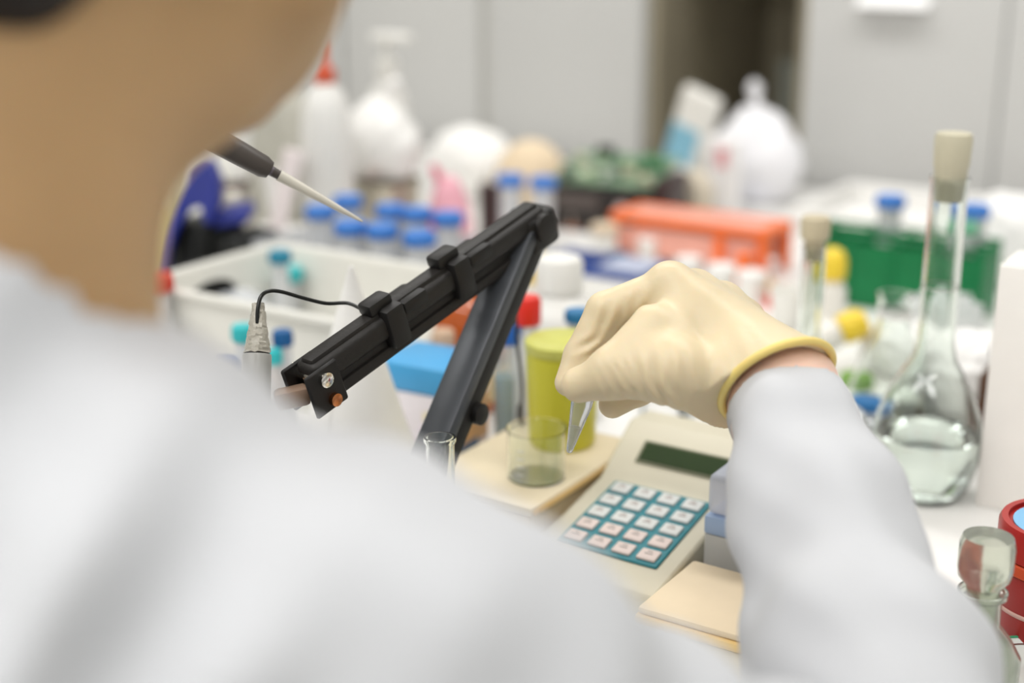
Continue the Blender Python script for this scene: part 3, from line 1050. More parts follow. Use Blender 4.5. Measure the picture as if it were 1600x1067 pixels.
p = on(437, 392, .112); capped_tube('sample_tube', 'teal-capped sample tube upright in the white basin', 'tube', (p.x, p.y, .0045), .0085, .1075, tealcap, .0115, .012)
p = on(453, 417, .085); capped_tube('sample_tube', 'bright cyan-capped sample tube upright in the white basin', 'tube', (p.x, p.y, .0045), .010, .080, cyancap, .013, .014)
bagm = mat('clear_bag_film', (226, 230, 236), rough=.18, alpha=.45, var=.03, spec=.8)
p = on(520, 470, .03)
b = crumple('plastic_bag', bagm, (.042, .046, .036), 11, amp=.14, rough_k=3.4); b.location = (min(p.x, wx1 - .075), (wy0 + wy1) / 2, .0045)
tag(b, 'crumpled clear plastic bag lying in the white basin', 'bag')

# small tubes in front of the basin
p = on(441, 516, .105); capped_tube('sample_tube', 'navy-capped clear vial standing before the basin beside the electrode', 'tube', (p.x, p.y, 0), .0072, .105, navycap, .0086, .013)
p = on(378, 508, .108); capped_tube('sample_tube', 'cyan-capped vial before the basin, half hidden behind the electrode', 'tube', (p.x, p.y, 0), .0078, .108, cyancap, .0092, .014)
p = on(427, 546, .092); capped_tube('sample_tube', 'short cyan-capped vial with orange liquid beside the electrode', 'tube', (p.x, p.y, 0), .0062, .092, cyancap, .0072, .012, liquid=mat('orange_liquid', (228, 160, 50), rough=.2), lh=.82)
p = on(352, 562, .088); capped_tube('sample_tube', 'dark navy-capped vial just behind the shoulder', 'tube', (p.x, p.y, 0), .0085, .088, mat('dark_navy_cap', (46, 84, 140), rough=.4), .0105, .013)
p = on(241, 428, .118); capped_tube('centrifuge_tube', 'red-capped tube standing beside the neck near the basin corner', 'tube', (p.x, p.y, 0), .0135, .118, mat('red_cap', (206, 42, 30), rough=.4), .0165, .016, bodym=FROST)

# ================================================================== black device with blue straps behind the basin
dp = 1.78
b0 = on(300, 452, 0)
dl = P(292, 395, 1.62)
base = Vector((dl.x, dl.y, 0))
t = thing('tool_holder', 'black ribbed tool holder with dark blue straps behind the basin', 'holder', base)
def outline(pts, w, parent_base, thick):
    poly = [P(x, y, w) - parent_base for x, y in pts]
    h = Vector((_FW.x, _FW.y, 0)).normalized() * thick
    return poly, h
bluem = mat('dark_blue_strap', (26, 40, 130), rough=.45, var=.08)
blackb = mat('black_ribbed_body', (30, 31, 30), rough=.5, var=.1)
zt = P(300, 345, 1.62).z
w0 = .075
g = G(); g.rbox((0, .03, zt / 2), (.060, .07, zt), .006); g.build('holder_body', blackb, t)
for i in range(4):
    g = G(); g.rbox((-.024 + .016 * i, -.0065, zt * .48), (.007, .004, zt * .86), .0015); g.build('rib', blackb, t)
zt2 = P(360, 362, 1.62).z
g = G(); g.rbox((.0505, .045, zt2 / 2), (.040, .07, zt2), .006); g.build('holder_side', blackb, t)
poly, h = outline([(238, 432), (252, 372), (272, 322), (288, 288), (292, 262), (310, 250), (330, 256), (342, 285), (342, 318), (330, 352), (318, 352), (312, 322), (296, 328), (276, 362), (262, 400), (258, 434)], 1.585, base, .03)
g = G(); g.prism(poly, h); g.build('blue_strap', bluem, t, bevel=.003)
poly, h = outline([(332, 346), (336, 334), (384, 326), (390, 338), (384, 350), (334, 358)], 1.60, base, .05)
g = G(); g.prism(poly, h); g.build('blue_grip', bluem, t, bevel=.003)
t = thing('black_case', 'low black case against the hand hole of the basin', 'case', (-1.088, 1.045, 0))
g = G(); g.rbox((0, 0, .034), (.056, .135, .068), .004); g.build('case_body', blackb, t)
g = G(); g.rbox((0, 0, .0735), (.057, .136, .010), .003); g.build('case_lid', blackb, t)
g = G(); g.rbox((0, 0, .08), (.05, .03, .16), .003); o = g.build('carton', mat('olive_carton', (196, 184, 130), rough=.7, rgb2=(214, 210, 190), scale=18)); o.location = (P(252, 330, 1.78).x, P(252, 330, 1.78).y, 0)
tag(o, 'tall pale olive carton behind the blue straps', 'carton')

# chrome and white fittings next to the straps
q = P(368, 300, 1.80)
t = thing('steel_bottle', 'small steel flask with white lid behind the pipette shaft', 'flask', (q.x, q.y, 0))
g = G(); g.lathe([(.022, 0), (.025, .004), (.025, .095), (.018, .11)], 30); g.build('flask_body', STEEL, t)
g = G(); g.lathe([(.0185, .1105), (.0185, .122)], 30); g.build('dark_band', mat('brown_band', (86, 66, 54), rough=.5), t)
g = G(); g.lathe([(.019, .1225), (.020, .126), (.020, .150), (.017, .154)], 30); g.build('lid', WHITEPL, t)
g = G(); g.lathe([(.012, .1545), (.013, .175), (.010, .182)], 24); g.build('knob', WHITEPL, t)

# grey cloth cover and white box behind the pipette tip
q = P(452, 300, 2.02)
t = thing('equipment_cover', 'tall grey cloth-covered instrument behind the pipette tip', 'cover', (q.x, q.y, 0))
o = crumple('cloth', mat('grey_cloth', (176, 174, 164), rough=.8, var=.05, scale=14, bump=.2, bscale=60), (.062, .05, .110), 21, t, amp=.07, rough_k=1.8)
q = P(447, 385, 1.80)
t = thing('tissue_box', 'low white box below the grey cover, behind the basin', 'box', (q.x, q.y, 0), .12)
g = G(); g.rbox((0, 0, .032), (.08, .045, .064), .004); g.build('carton', WHITEMATT, t)
g = G(); g.prism([(-.012, -.02, .064), (.012, -.02, .064), (.03, .0, .16), (.004, .0, .165)], (0, .006, 0)); g.build('tissue', mat('pinkish_tissue', (232, 222, 222), rough=.8), t, bevel=.002)
g = G(); g.prism([(-.03, .01, .064), (-.01, .01, .064), (-.03, .02, .135), (-.05, .02, .13)], (0, .006, 0)); g.build('tissue', WHITEMATT, t, bevel=.002)

# ================================================================== steel pot with white bottles
q = P(597, 300, 1.92)
pot = Vector((q.x, q.y, 0))
t = thing('steel_pot', 'beige-grey metal pot under the bunched white bag', 'pot', pot)
g = G(); g.shell([(.046, 0), (.049, .004), (.051, .095), (.054, .100)], .002, 40); g.build('pot_wall', mat('dull_steel', (190, 184, 168), rough=.35, metal=.75, var=.05), t)
g = G(); g.tube([(-.052, 0, .085), (-.066, 0, .08), (-.068, 0, .05), (-.051, 0, .04)], .004, 8); g.build('pot_handle', mat('dark_handle', (70, 62, 50), rough=.5), t)
hz = mat('hazy_white_plastic', (238, 237, 233), rough=.35, alpha=.9, var=.02)
pq = P(607, 200, 2.07)
t = bottle('pump_bottle', 'white pump dispenser bottle standing behind the metal pot', 'bottle', (pq.x, pq.y, 0),
           [(.028, 0), (.031, .003), (.031, .165), (.025, .195), (.013, .210), (.013, .218)], hz, [(.015, .2185), (.0155, .220), (.0155, .238), (.011, .242)], WHITEPL)
g = G(); g.tube([(0, 0, .2425), (0, 0, .266)], .0055, 12); g.build('pump_stem', WHITEPL, t)
g = G(); g.rbox((.014, -.006, .2725), (.066, .020, .012), .005); g.build('pump_head', WHITEPL, t)
sq = P(512, 250, 1.80)
t = bottle('spray_bottle', 'white bottle with orange-red nozzle against the cheek', 'bottle', (sq.x, sq.y, 0),
           [(.030, 0), (.033, .004), (.033, .175), (.030, .205), (.022, .230), (.012, .240)], hz, [(.0135, .2405), (.0135, .256), (.006, .262), (.0045, .284), (.003, .290)], mat('orange_red_cap', (206, 84, 50), rough=.4))
o = crumple('plastic_bag', mat('white_bag_film', (240, 239, 236), rough=.4, var=.03, rgb2=(232, 190, 176), ramp=(.60, .80), scale=9), (.064, .050, .056), 33, amp=.13, ears=(1,), rough_k=2.2)
o.location = (pot.x, pot.y, .1008)
tag(o, 'bunched white plastic bag with faint red print resting on the metal pot', 'bag')
# white padded parcel, tan cushion, dark clip
q = P(738, 268, 2.32); o = crumple('wrapped_parcel', mat('soft_white_wrap', (244, 243, 240), rough=.7, var=.02), (.085, .05, .056), 44, amp=.06, rough_k=1.5)
o.location = (q.x, q.y, 0); tag(o, 'rounded white wrapped parcel before the cabinet seam', 'parcel')
q = P(830, 255, 2.16); o = crumple('paper_bag', mat('tan_paper', (226, 206, 176), rough=.8, var=.04), (.06, .045, .058), 45, amp=.08, rough_k=1.7)
o.location = (q.x, q.y, 0); tag(o, 'tan paper bag between the white parcel and the circuit board', 'bag')
q = P(768, 300, 2.0); t = thing('binder_clip', 'dark brown clip standing behind the blue-capped pair', 'clip', (q.x, q.y, 0), .3)
g = G(); g.prism([(-.016, -.01, 0), (.016, -.01, 0), (.011, -.01, .075), (-.016, -.01, .08)], (0, .02, 0)); g.build('clip_body', mat('dark_brown', (62, 44, 44), rough=.5), t, bevel=.002)
g = G(); g.tube([(-.008, 0, .081), (-.004, 0, .10), (.006, 0, .10), (.008, 0, .077)], .0015, 8); g.build('clip_wire', STEEL, t)
# pink bag with magenta tray
q = P(702, 312, 1.86); t = thing('pink_bag', 'pink translucent bag with magenta seal band behind the tubes', 'bag', (q.x, q.y, 0))
o = crumple('bag_film', mat('pink_film', (240, 176, 190), rough=.35, alpha=.85, var=.04), (.033, .025, .058), 55, t, amp=.10, rough_k=2.0)
g = G(); g.rbox((0, -.022, .050), (.058, .008, .014), .003); g.build('seal_band', mat('magenta_band', (206, 40, 84), rough=.4), t)
g = G(); g.rbox((.026, -.026, .028), (.010, .008, .056), .003); g.build('seal_strip', MATS['magenta_band'], t)
g = G(); g.tube([(-.012, -.005, .108), (-.016, -.006, .120), (-.022, -.008, .128)], [.006, .007, .004], 10); g.build('twist_knot', mat('rose_twist', (216, 120, 140), rough=.4), t)

# ================================================================== circuit board unit
q0, q1 = on(872, 338, 0), on(1052, 338, 0)
cx, cy = P(958, 300, 2.05).x, P(958, 300, 2.05).y
t = thing('circuit_board_unit', 'black chassis with a bare green circuit board on top', 'electronics', (cx, cy, 0), math.radians(8))
chm = mat('black_chassis', (42, 38, 36), rough=.45, var=.1)
zb = .068
g = G(); g.rbox((0, 0, zb / 2), (.150, .10, zb), .003); g.build('chassis', chm, t)
g = G(); g.rbox((-.035, -.0515, zb * .72), (.066, .003, .020), .001); g.build('front_bezel', mat('grey_bezel', (92, 84, 80), rough=.4), t)
g = G(); g.lathe([(.011, 0), (.012, .003), (.008, .006)], 24, (.034, -.050, zb * .60), Matrix.Rotation(math.radians(90), 3, 'X')); g.build('dial', mat('pinkish_dial', (196, 172, 168), rough=.4), t)
pcb = mat('green_board', (98, 128, 104), rough=.45, rgb2=(140, 160, 132), scale=60, ramp=(.4, .65))
tilt = Matrix.Rotation(math.radians(14), 3, 'X')
g = G(); g.box((0, .008, zb + .020), (.158, .112, .0025), tilt); bd = g.build('circuit_board', pcb, t)
random.seed(4)
cmats = [mat('chip_black', (48, 54, 48), rough=.4), mat('part_green', (80, 130, 92), rough=.4), mat('part_cream', (206, 204, 178), rough=.5), mat('part_silver', (186, 190, 184), rough=.3, metal=.5), mat('part_pale_green', (158, 182, 150), rough=.45)]
for i in range(26):
    px_, py_ = random.uniform(-.07, .07), random.uniform(-.046, .046)
    hh = random.uniform(.004, .018)
    c = Vector((0, .008, zb + .020)) + tilt @ Vector((px_, py_, .0013 + hh / 2))
    g = G()
    if i % 4 == 0:
        g.lathe([(.005, -hh / 2), (.0055, -hh / 2 + .001), (.0055, hh / 2 - .001), (.0045, hh / 2)], 16, c, tilt)
        nm = 'capacitor'
    else:
        g.rbox(c, (random.uniform(.008, .026), random.uniform(.006, .018), hh), .0008, 1, tilt)
        nm = 'chip'
    g.build(nm, cmats[random.choice([0, 1, 2, 3, 4, 4, 1, 2])], bd)
g = G(); g.rbox((.088, -.004, .044), (.022, .09, .088), .003); g.build('heat_sink', mat('dark_plum_metal', (58, 42, 42), rough=.4), t)
# tape roll standing beside it
q = P(1078, 285, 2.12)
t = thing('tape_roll', 'beige tape roll standing on edge beside the circuit board', 'tape', (q.x, q.y, 0), math.radians(-25))
Rx = Matrix.Rotation(math.radians(90), 3, 'X')
g = G(); g.lathe([(.038, -.016), (.038, .016), (.016, .016), (.016, -.016), (.038, -.016)], 40, (0, 0, .038), Rx, False, False); g.build('tape_winding', mat('beige_tape', (206, 196, 178), rough=.5, var=.04), t)
g = G(); g.lathe([(.0158, -.017), (.0158, .017), (.013, .017), (.013, -.017), (.0158, -.017)], 32, (0, 0, .038), Rx, False, False); g.build('tape_core', mat('dark_core', (70, 72, 58), rough=.6), t)
# small brown cork and white vial before the board
q = P(893, 332, 1.95); t = thing('cork_stopper', 'small brown cork lying beside the arm elbow', 'cork', (q.x, q.y, 0))
g = G(); g.lathe([(.008, 0), (.0115, .028), (.0105, .030)], 20); g.build('cork_body', mat('cork_brown', (132, 82, 56), rough=.8, var=.2), t)
g = G(); g.lathe([(.0018, .0300), (.0018, .046), (.001, .047)], 10); g.build('pin', STEEL, t)
q = P(945, 348, 1.85); t = capped_tube('sample_tube', 'stubby white vial with tan lid before the circuit board', 'tube', (q.x, q.y, 0), .017, .055, mat('tan_lid', (222, 202, 176), rough=.5), .018, .012, bodym=WHITEPL, cone=.04)
q = P(968, 360, 1.80); t = capped_tube('sample_tube', 'tiny vial with dark teal lid at the corner of the orange rack', 'tube', (q.x, q.y, 0), .010, .030, mat('dark_teal', (16, 96, 122), rough=.4), .0125, .010, bodym=WHITEPL, cone=.05)

# plastic bags in the bay behind the bench
q = P(1172, 215, 2.26); o = crumple('plastic_bag', mat('white_carrier_film', (236, 236, 240), rough=.35, var=.02, rgb2=(214, 218, 236), ramp=(.55, .8), scale=7), (.085, .05, .078), 66, amp=.16, ears=(-.4,), rough_k=2.0)
o.location = (q.x + .012, min(q.y, BY1 - .06), 0); tag(o, 'knotted white carrier bag at the back of the bench', 'bag')
q = P(1085, 190, 2.27); t = thing('printed_packet', 'white packet with pale blue print leaning by the open bay', 'packet', (q.x - .045, min(q.y, BY1 - .03) + .03, 0), math.radians(-10))
g = G(); tl = Matrix.Rotation(math.radians(17), 3, 'Y')
g.rbox(tl @ Vector((0, 0, .088)), (.075, .022, .176), .009, 3, tl); g.build('packet_pouch', mat('packet_white', (226, 224, 218), rough=.5, var=.03), t)
g = G(); g.rbox(tl @ Vector((-.006, -.0115, .082)), (.056, .003, .062), .001, 1, tl); g.build('blue_print', mat('pale_blue_print', (128, 180, 202), rough=.5), t)
q = P(1132, 225, 2.16); t = thing('small_pouch', 'little white pouch with a pink mark before the carrier bag', 'pouch', (q.x, q.y, 0), math.radians(-12))
g = G(); g.rbox((0, 0, .058), (.060, .020, .116), .008, 3); g.build('pouch_body', mat('pouch_white', (238, 236, 236), rough=.45), t)
g = G(); g.rbox((.004, -.0108, .086), (.022, .002, .030), .0008, 1); g.build('pink_mark', mat('pink_print', (226, 160, 166), rough=.5), t)
# large white trays filling the bench behind
q0 = on(1330, 352, 0)
t = thing('foam_tray', 'wide flat white foam tray at the rear of the bench', 'tray', (-.59, 2.04, 0))
g = G(); g.rbox((0, 0, .004), (.36, .26, .008), .002); g.build('tray_floor', WHITEMATT, t)
for sx, sy, ww, dd in ((0, -1, .36, .012), (0, 1, .36, .012), (-1, 0, .012, .236), (1, 0, .012, .236)):
    g = G(); g.rbox((sx * (.18 - .006), sy * (.13 - .006), .0205), (ww, dd, .025), .004); g.build('tray_wall', WHITEMATT, t)

# ================================================================== blue well rack, orange rack, green rack
ra, rb_ = on(890, 386, .040), on(1046, 410, .040)
rx0, rx1, ry1 = ra.x, rb_.x, ra.y
ry0 = ry1 - .085
bluer = mat('well_rack_blue', (58, 84, 156), rough=.4, var=.06)
t = thing('well_rack', 'flat blue well rack with a grid of holes behind the white bottle', 'rack', ((rx0 + rx1) / 2, (ry0 + ry1) / 2, 0))
w_, d_ = rx1 - rx0, ry1 - ry0
g = G(); g.rbox((0, 0, .015), (w_, d_, .030), .003); g.build('rack_base', WHITEPL, t)
nx, ny = 12, 8
for i in range(nx + 1):
    g = G(); g.box((-w_ / 2 + .003 + i * (w_ - .006) / nx, 0, .0355), (.0026, d_ - .002, .010)); g.build('grid_bar', bluer, t)
for j in range(ny + 1):
    g = G(); g.box((0, -d_ / 2 + .003 + j * (d_ - .006) / ny, .0350), (w_ - .002, .0026, .0085)); g.build('grid_bar', bluer, t)
g = G(); g.rbox((w_ * .30, -.004, .0418), (w_ * .42, d_ * .80, .002), .0008, 1); g.build('frosted_lid', mat('frosted_blue_lid', (196, 204, 226), rough=.4, alpha=.8), t)

orm = mat('neon_orange', (252, 120, 50), rough=.35, var=.04)
pkm = mat('pink_orange_film', (253, 184, 166), rough=.35, alpha=.85, var=.04)
o0, o1 = on(1004, 313, .062), on(1236, 346, .062)
ox0, ox1, oy1 = o0.x, o1.x, (o0.y + o1.y) / 2
oy0 = oy1 - .085
t = thing('tube_rack', 'bright orange tube rack with pale sides in front of the foam tray', 'rack', ((ox0 + ox1) / 2, (oy0 + oy1) / 2, 0))
w_, d_ = ox1 - ox0, oy1 - oy0
zr = .062
for sy in (-1, 1):
    g = G(); g.rbox((0, sy * (d_ / 2 - .005), zr - .005), (w_, .010, .010), .002); g.build('top_bar', orm, t)
    g = G(); g.rbox((0, sy * (d_ / 2 - .003), .028), (w_ - .03, .003, .036), .001, 1); g.build('side_film', pkm, t)
for sx in (-1, 1):
    g = G(); g.rbox((sx * (w_ / 2 - .007), 0, zr - .005), (.014, d_ - .022, .010), .002); g.build('end_bar', orm, t)
    for sy in (-1, 1):
        g = G(); g.rbox((sx * (w_ / 2 - .007), sy * (d_ / 2 - .007), (zr - .010) / 2), (.014, .012, zr - .0105), .002); g.build('leg', orm, t)
g = G(); g.rbox((0, 0, zr - .0025), (w_ - .029, d_ - .0205, .004), .001, 1); g.build('top_film', pkm, t)
g = G(); g.rbox((w_ * .22, -d_ / 2 - .004, .030), (.014, .006, .040), .002); g.build('orange_clip', orm, t)
g = G(); g.rbox((w_ / 2 - .02, -d_ / 2 - .020, .018), (.013, .028, .036), .003); g.build('corner_foot', orm, t)
# white vials in front of the orange rack
k = 0
vials = [(1012, 372, .034, .013, 'at the corner of the well rack'), (1052, 366, .036, .013, 'second along the orange rack'), (1092, 372, .036, .014, 'third along the orange rack'), (1136, 380, .034, .014, 'fourth along the orange rack, before the orange clip'),
         (1076, 402, .034, .016, 'above the knuckles, front row'), (1128, 414, .036, .018, 'above the back of the glove, front row'), (1176, 424, .036, .018, 'in the front row below the orange foot')]
for x, y, hh, rr, ds in vials:
    p = on(x, y, hh)
    t = thing('white_vial', 'short white plastic vial ' + ds, 'vial', (p.x, p.y, 0), 0, 'white vials before the orange rack')
    g = G(); g.lathe([(rr * .86, 0), (rr * .9, .002), (rr * .9, hh * .68)], 28); g.build('vial_body', WHITEPL, t)
    g = G(); g.lathe([(rr * .98, hh * .685), (rr, hh * .70), (rr, hh * .96), (rr * .9, hh)], 28); g.build('lid', WHITEMATT, t)

grm = mat('green_rack_plastic', (0, 118, 66), rough=.5, var=.06)
gl, gr_ = on(1300, 346, .080), on(1540, 398, .080)
gy1 = gl.y - .004
gx0, gx1 = gl.x, gr_.x
gy0 = gy1 - .075
t = thing('tube_rack', 'deep green tube rack behind the tall flask neck', 'rack', ((gx0 + gx1) / 2, (gy0 + gy1) / 2, 0))
w_, d_ = gx1 - gx0, gy1 - gy0
for sy in (-1, 1):
    g = G(); g.rbox((0, sy * (d_ / 2 - .002), .038), (w_, .004, .076), .0015, 1); g.build('side_panel', grm, t)
for sx in (-1, 1):
    g = G(); g.rbox((sx * (w_ / 2 - .002), 0, .038), (.004, d_ - .0085, .076), .0015, 1); g.build('end_panel', grm, t)
g = G(); g.rbox((0, 0, .003), (w_ - .009, d_ - .009, .006), .001); g.build('base_shelf', grm, t)
ncol = 4
pit = (w_ - .01) / ncol
for i in range(ncol + 1):
    g = G(); g.rbox((-w_ / 2 + .005 + i * pit, 0, .0785), (.008 if 0 < i < ncol else .012, d_, .004), .001, 1); g.build('top_bar', grm, t)
for j in (-1, 0, 1):
    g = G(); g.rbox((0, j * (d_ / 2 - .004), .0825), (w_, .008, .004), .001, 1); g.build('top_bar', grm, t)
for i in range(ncol + 1):
    g = G(); g.rbox((-w_ / 2 + .004 + i * (w_ - .008) / ncol, -d_ / 2 - .0015, .038), (.005, .003, .070), .001, 1); g.build('rib', grm, t)
cyr = (gy0 + gy1) / 2
def in_cell(col, row):
    return ((gx0 + gx1) / 2 - w_ / 2 + .005 + (col + .5) * pit, cyr + row * .0175, .0065)
dup(first, in_cell(1, 1), 'blue-capped centrifuge tube standing alone in the green rack', group='tubes in the green rack')
dup(first, in_cell(3, 1), 'blue-capped centrifuge tube in the green rack behind the flask neck', group='tubes in the green rack')
capped_tube('centrifuge_tube', 'pale green-capped tube in the green rack beside the flask neck', 'tube', in_cell(3, -1), .0130, .104, mat('pale_green_cap', (112, 176, 142), rough=.4), .0155, .013, bodym=FROST)

# ================================================================== glassware on the bench
fl = on(1440, 770, 0)
t = thing('volumetric_flask', 'tall glass volumetric flask with clear liquid and frosted stopper', 'flask', (fl.x, fl.y, 0))
prof = [(.026, 0.0), (.031, .002), (.037, .014), (.0415, .032), (.0425, .048), (.040, .066), (.033, .086), (.024, .102), (.0175, .114), (.0150, .128), (.0143, .16), (.0140, .250), (.0150, .256)]
g = G(); g.shell(prof, .0016, 56, floor=.003); g.build('glass_wall', GLASS, t)
lp = [(.0235, .0032), (.0290, .0045), (.0352, .0150), (.0397, .0325), (.0407, .048), (.0402, .0520)]
g = G(); g.lathe(lp, 56); g.build('liquid', WATER, t)
stm = mat('frosted_stopper', (206, 200, 176), rough=.5, var=.05, alpha=.92)
g = G(); g.lathe([(.0100, .238), (.0120, .258), (.0122, .262), (.0132, .266), (.0140, .285), (.0128, .289)], 32); g.build('stopper', stm, t)
g = G(); g.lathe([(.01455, .171), (.01460, .1716), (.01455, .1722)], 40, cap0=False, cap1=False); g.build('fill_mark', mat('mark_grey', (180, 180, 176)), t)

q = on(1275, 346, .20)
t = thing('volumetric_flask', 'smaller glass volumetric flask with beige stopper beside the yellow caps', 'flask', (q.x, q.y, 0))
k = .70
g = G(); g.shell([(r * k, z * k) for r, z in prof], .0013, 44, floor=.0025); g.build('glass_wall', GLASS, t)
g = G(); g.lathe([(.0070, .1665), (.0084, .1805), (.0088, .183), (.0120, .186), (.0128, .2), (.011, .204)], 28); g.build('stopper', mat('beige_stopper', (198, 186, 158), rough=.5, var=.04), t)

# conical flask behind, seen through the tall one
q = P(1392, 560, 1.30); q = Vector((q.x, q.y, 0))
t = thing('conical_flask', 'empty clear conical flask standing behind the sleeve cuff', 'flask', q)
g = G(); g.shell([(.036, 0), (.040, .003), (.0405, .010), (.030, .048), (.0155, .088), (.0150, .112), (.0175, .116)], .0015, 44, floor=.003); g.build('glass_wall', GLASS, t)
g = G(); g.lathe([(.0152, .095), (.0158, .0952), (.0158, .1012), (.0152, .1014)], 36, cap0=False, cap1=False); g.build('paper_band', WHITEMATT, t)

# folded white tissue wads behind the flasks
for i, (x, y, w, rr, sd_, ds) in enumerate([(1420, 520, 1.42, (.05, .035, .028), 71, 'behind the conical flask under the green rack'), (1530, 500, 1.30, (.06, .045, .040), 72, 'behind the tall flask'),
                                         (1575, 345, 1.75, (.060, .045, .058), 73, 'at the end of the green rack')]):
    q = P(x, y, w)
    o = crumple('tissue_wad', mat('white_tissue', (240, 239, 237), rough=.85, var=.02), rr, sd_, amp=.13, rough_k=2.6)
    o.location = (q.x, q.y, 0)
    tag(o, 'crumpled white tissue wad ' + ds, 'tissue', 'tissue wads on the bench')

# more clutter between the racks and the flasks
for x, y, w, rr, sd_, ds in [(1248, 520, 1.33, (.030, .026, .020), 91, 'beside the gloved wrist'), (1476, 468, 1.52, (.046, .03, .030), 92, 'right under the green rack, seen past the flask neck')]:
    q = P(x, y, w)
    o = crumple('plastic_film', mat('loose_clear_film', (230, 232, 232), rough=.2, alpha=.6, var=.03, spec=.8), rr, sd_, amp=.2, rough_k=3.2)
    o.location = (q.x, q.y, 0)
    tag(o, 'scrunched clear plastic film ' + ds, 'film', 'scraps of clear film')
q = on(1232, 452, .045); t = thing('plastic_cup', 'small white plastic cup between the orange rack and the small flask', 'cup', (q.x, q.y, 0))
g = G(); g.shell([(.015, 0), (.016, .001), (.020, .043), (.0208, .045)], .001, 32); g.build('cup_wall', WHITEPL, t)
g = G(); ring = [(.0206 * math.cos(a), .0206 * math.sin(a), .0452) for a in [2 * math.pi * i / 32 for i in range(33)]]; g.tube(ring, .0009, 8); g.build('cup_rim', WHITEPL, t)
q = on(1000, 372, .012); t = thing('white_card', 'white folded card standing behind the blue well rack', 'card', (-.955, 1.565, 0), .1)
g = G(); g.prism([(-.07, 0, 0), (.07, 0, 0), (.07, .018, .040), (-.07, .018, .040)], (0, .0012, 0)); g.build('front_leaf', WHITEMATT, t)
g = G(); g.prism([(-.07, .038, 0), (.07, .038, 0), (.07, .0195, .040), (-.07, .0195, .040)], (0, .0012, 0)); g.build('rear_leaf', WHITEMATT, t)
# yellow-capped squeeze bottles
ym = mat('yellow_cap', (238, 206, 60), rough=.4, var=.04)
milky = mat('milky_bottle', (238, 235, 228), rough=.4, alpha=.92, var=.02)
q = P(1300, 420, 1.55); t = bottle('dropper_bottle', 'milky bottle with round yellow cap against the green rack', 'bottle', (q.x, q.y, 0), [(.016, 0), (.0175, .003), (.0175, .050), (.013, .058), (.010, .062)], milky,
       [(.0148, .0625), (.0158, .065), (.0158, .083), (.012, .092), (.006, .096)], ym)
q = P(1348, 462, 1.42)
t = thing('dropper_bottle', 'tipped milky bottle with yellow cap below the green rack', 'bottle', (q.x, q.y, .0172), 0)
Rt = Matrix.Rotation(math.radians(62), 3, 'X') @ Matrix.Identity(3)
dirv = (_RT * .9 + Vector((0, 0, .42))).normalized()
Rt = dirv.to_track_quat('Z', 'Y').to_matrix()
g = G(); g.lathe([(.015, -.085), (.0165, -.082), (.0165, -.030), (.012, -.022)], 28, R=Rt, c=(0, 0, .034)); g.build('bottle_body', milky, t)
g = G(); g.lathe([(.015, -.0215), (.016, -.019), (.016, -.002), (.010, .006)], 28, R=Rt, c=(0, 0, .034)); g.build('cap', ym, t)
# small red and peach things
q = on(1213, 478, .0); t = thing('red_stopper', 'small red rubber stopper beside the gloved wrist', 'stopper', (q.x, q.y, 0))
g = G(); g.lathe([(.016, 0), (.017, .002), (.010, .016), (.007, .020)], 24); g.build('stopper_body', mat('red_rubber', (214, 92, 74), rough=.5), t)
g = G(); g.lathe([(.006, .0202), (.007, .023), (.005, .026)], 18); g.build('grip', mat('pale_green_grip', (206, 216, 180), rough=.5), t)
q = on(1194, 460, .0); t = thing('peach_cap', 'peach-coloured cap lying behind the red stopper', 'cap', (q.x - .01, q.y + .02, 0))
g = G(); g.shell([(.012, 0), (.0125, .001), (.0125, .013), (.0120, .014)], .0012, 24); g.build('cap_shell', mat('peach_plastic', (246, 206, 160), rough=.5), t)
g = G(); g.lathe([(.0128, .003), (.0132, .004), (.0132, .006), (.0128, .007)], 24, cap0=False, cap1=False); g.build('rim', MATS['peach_plastic'], t)

# foil scraps, green lid and blue cap by the cuff
foil = mat('crumpled_foil', (206, 210, 212), rough=.22, metal=.9, var=.06)
q = P(1322, 545, 1.22); o = crumple('foil_scrap', foil, (.026, .020, .020), 81, amp=.25, rough_k=4); o.location = (q.x, q.y, 0); tag(o, 'crumpled foil scrap behind the glove cuff', 'foil')
q = on(1338, 585, .012); t = thing('green_lid', 'green screw lid lying behind the glove cuff', 'lid', (q.x, q.y, 0))
g = G(); g.lathe([(.015, 0), (.016, .002), (.016, .010), (.014, .012)], 28); g.build('lid_body', mat('leaf_green', (112, 156, 62), rough=.45), t)
g = G(); g.lathe([(.0145, .0122), (.012, .0135), (.002, .0138)], 28); g.build('lid_top', MATS['leaf_green'], t)
q = on(1356, 622, .028); capped_tube('sample_tube', 'stubby blue-capped vial peeping out behind the sleeve', 'tube', (q.x, q.y, 0), .012, .028, mat('mid_blue_cap', (38, 112, 172), rough=.4), .015, .010, cone=.06)

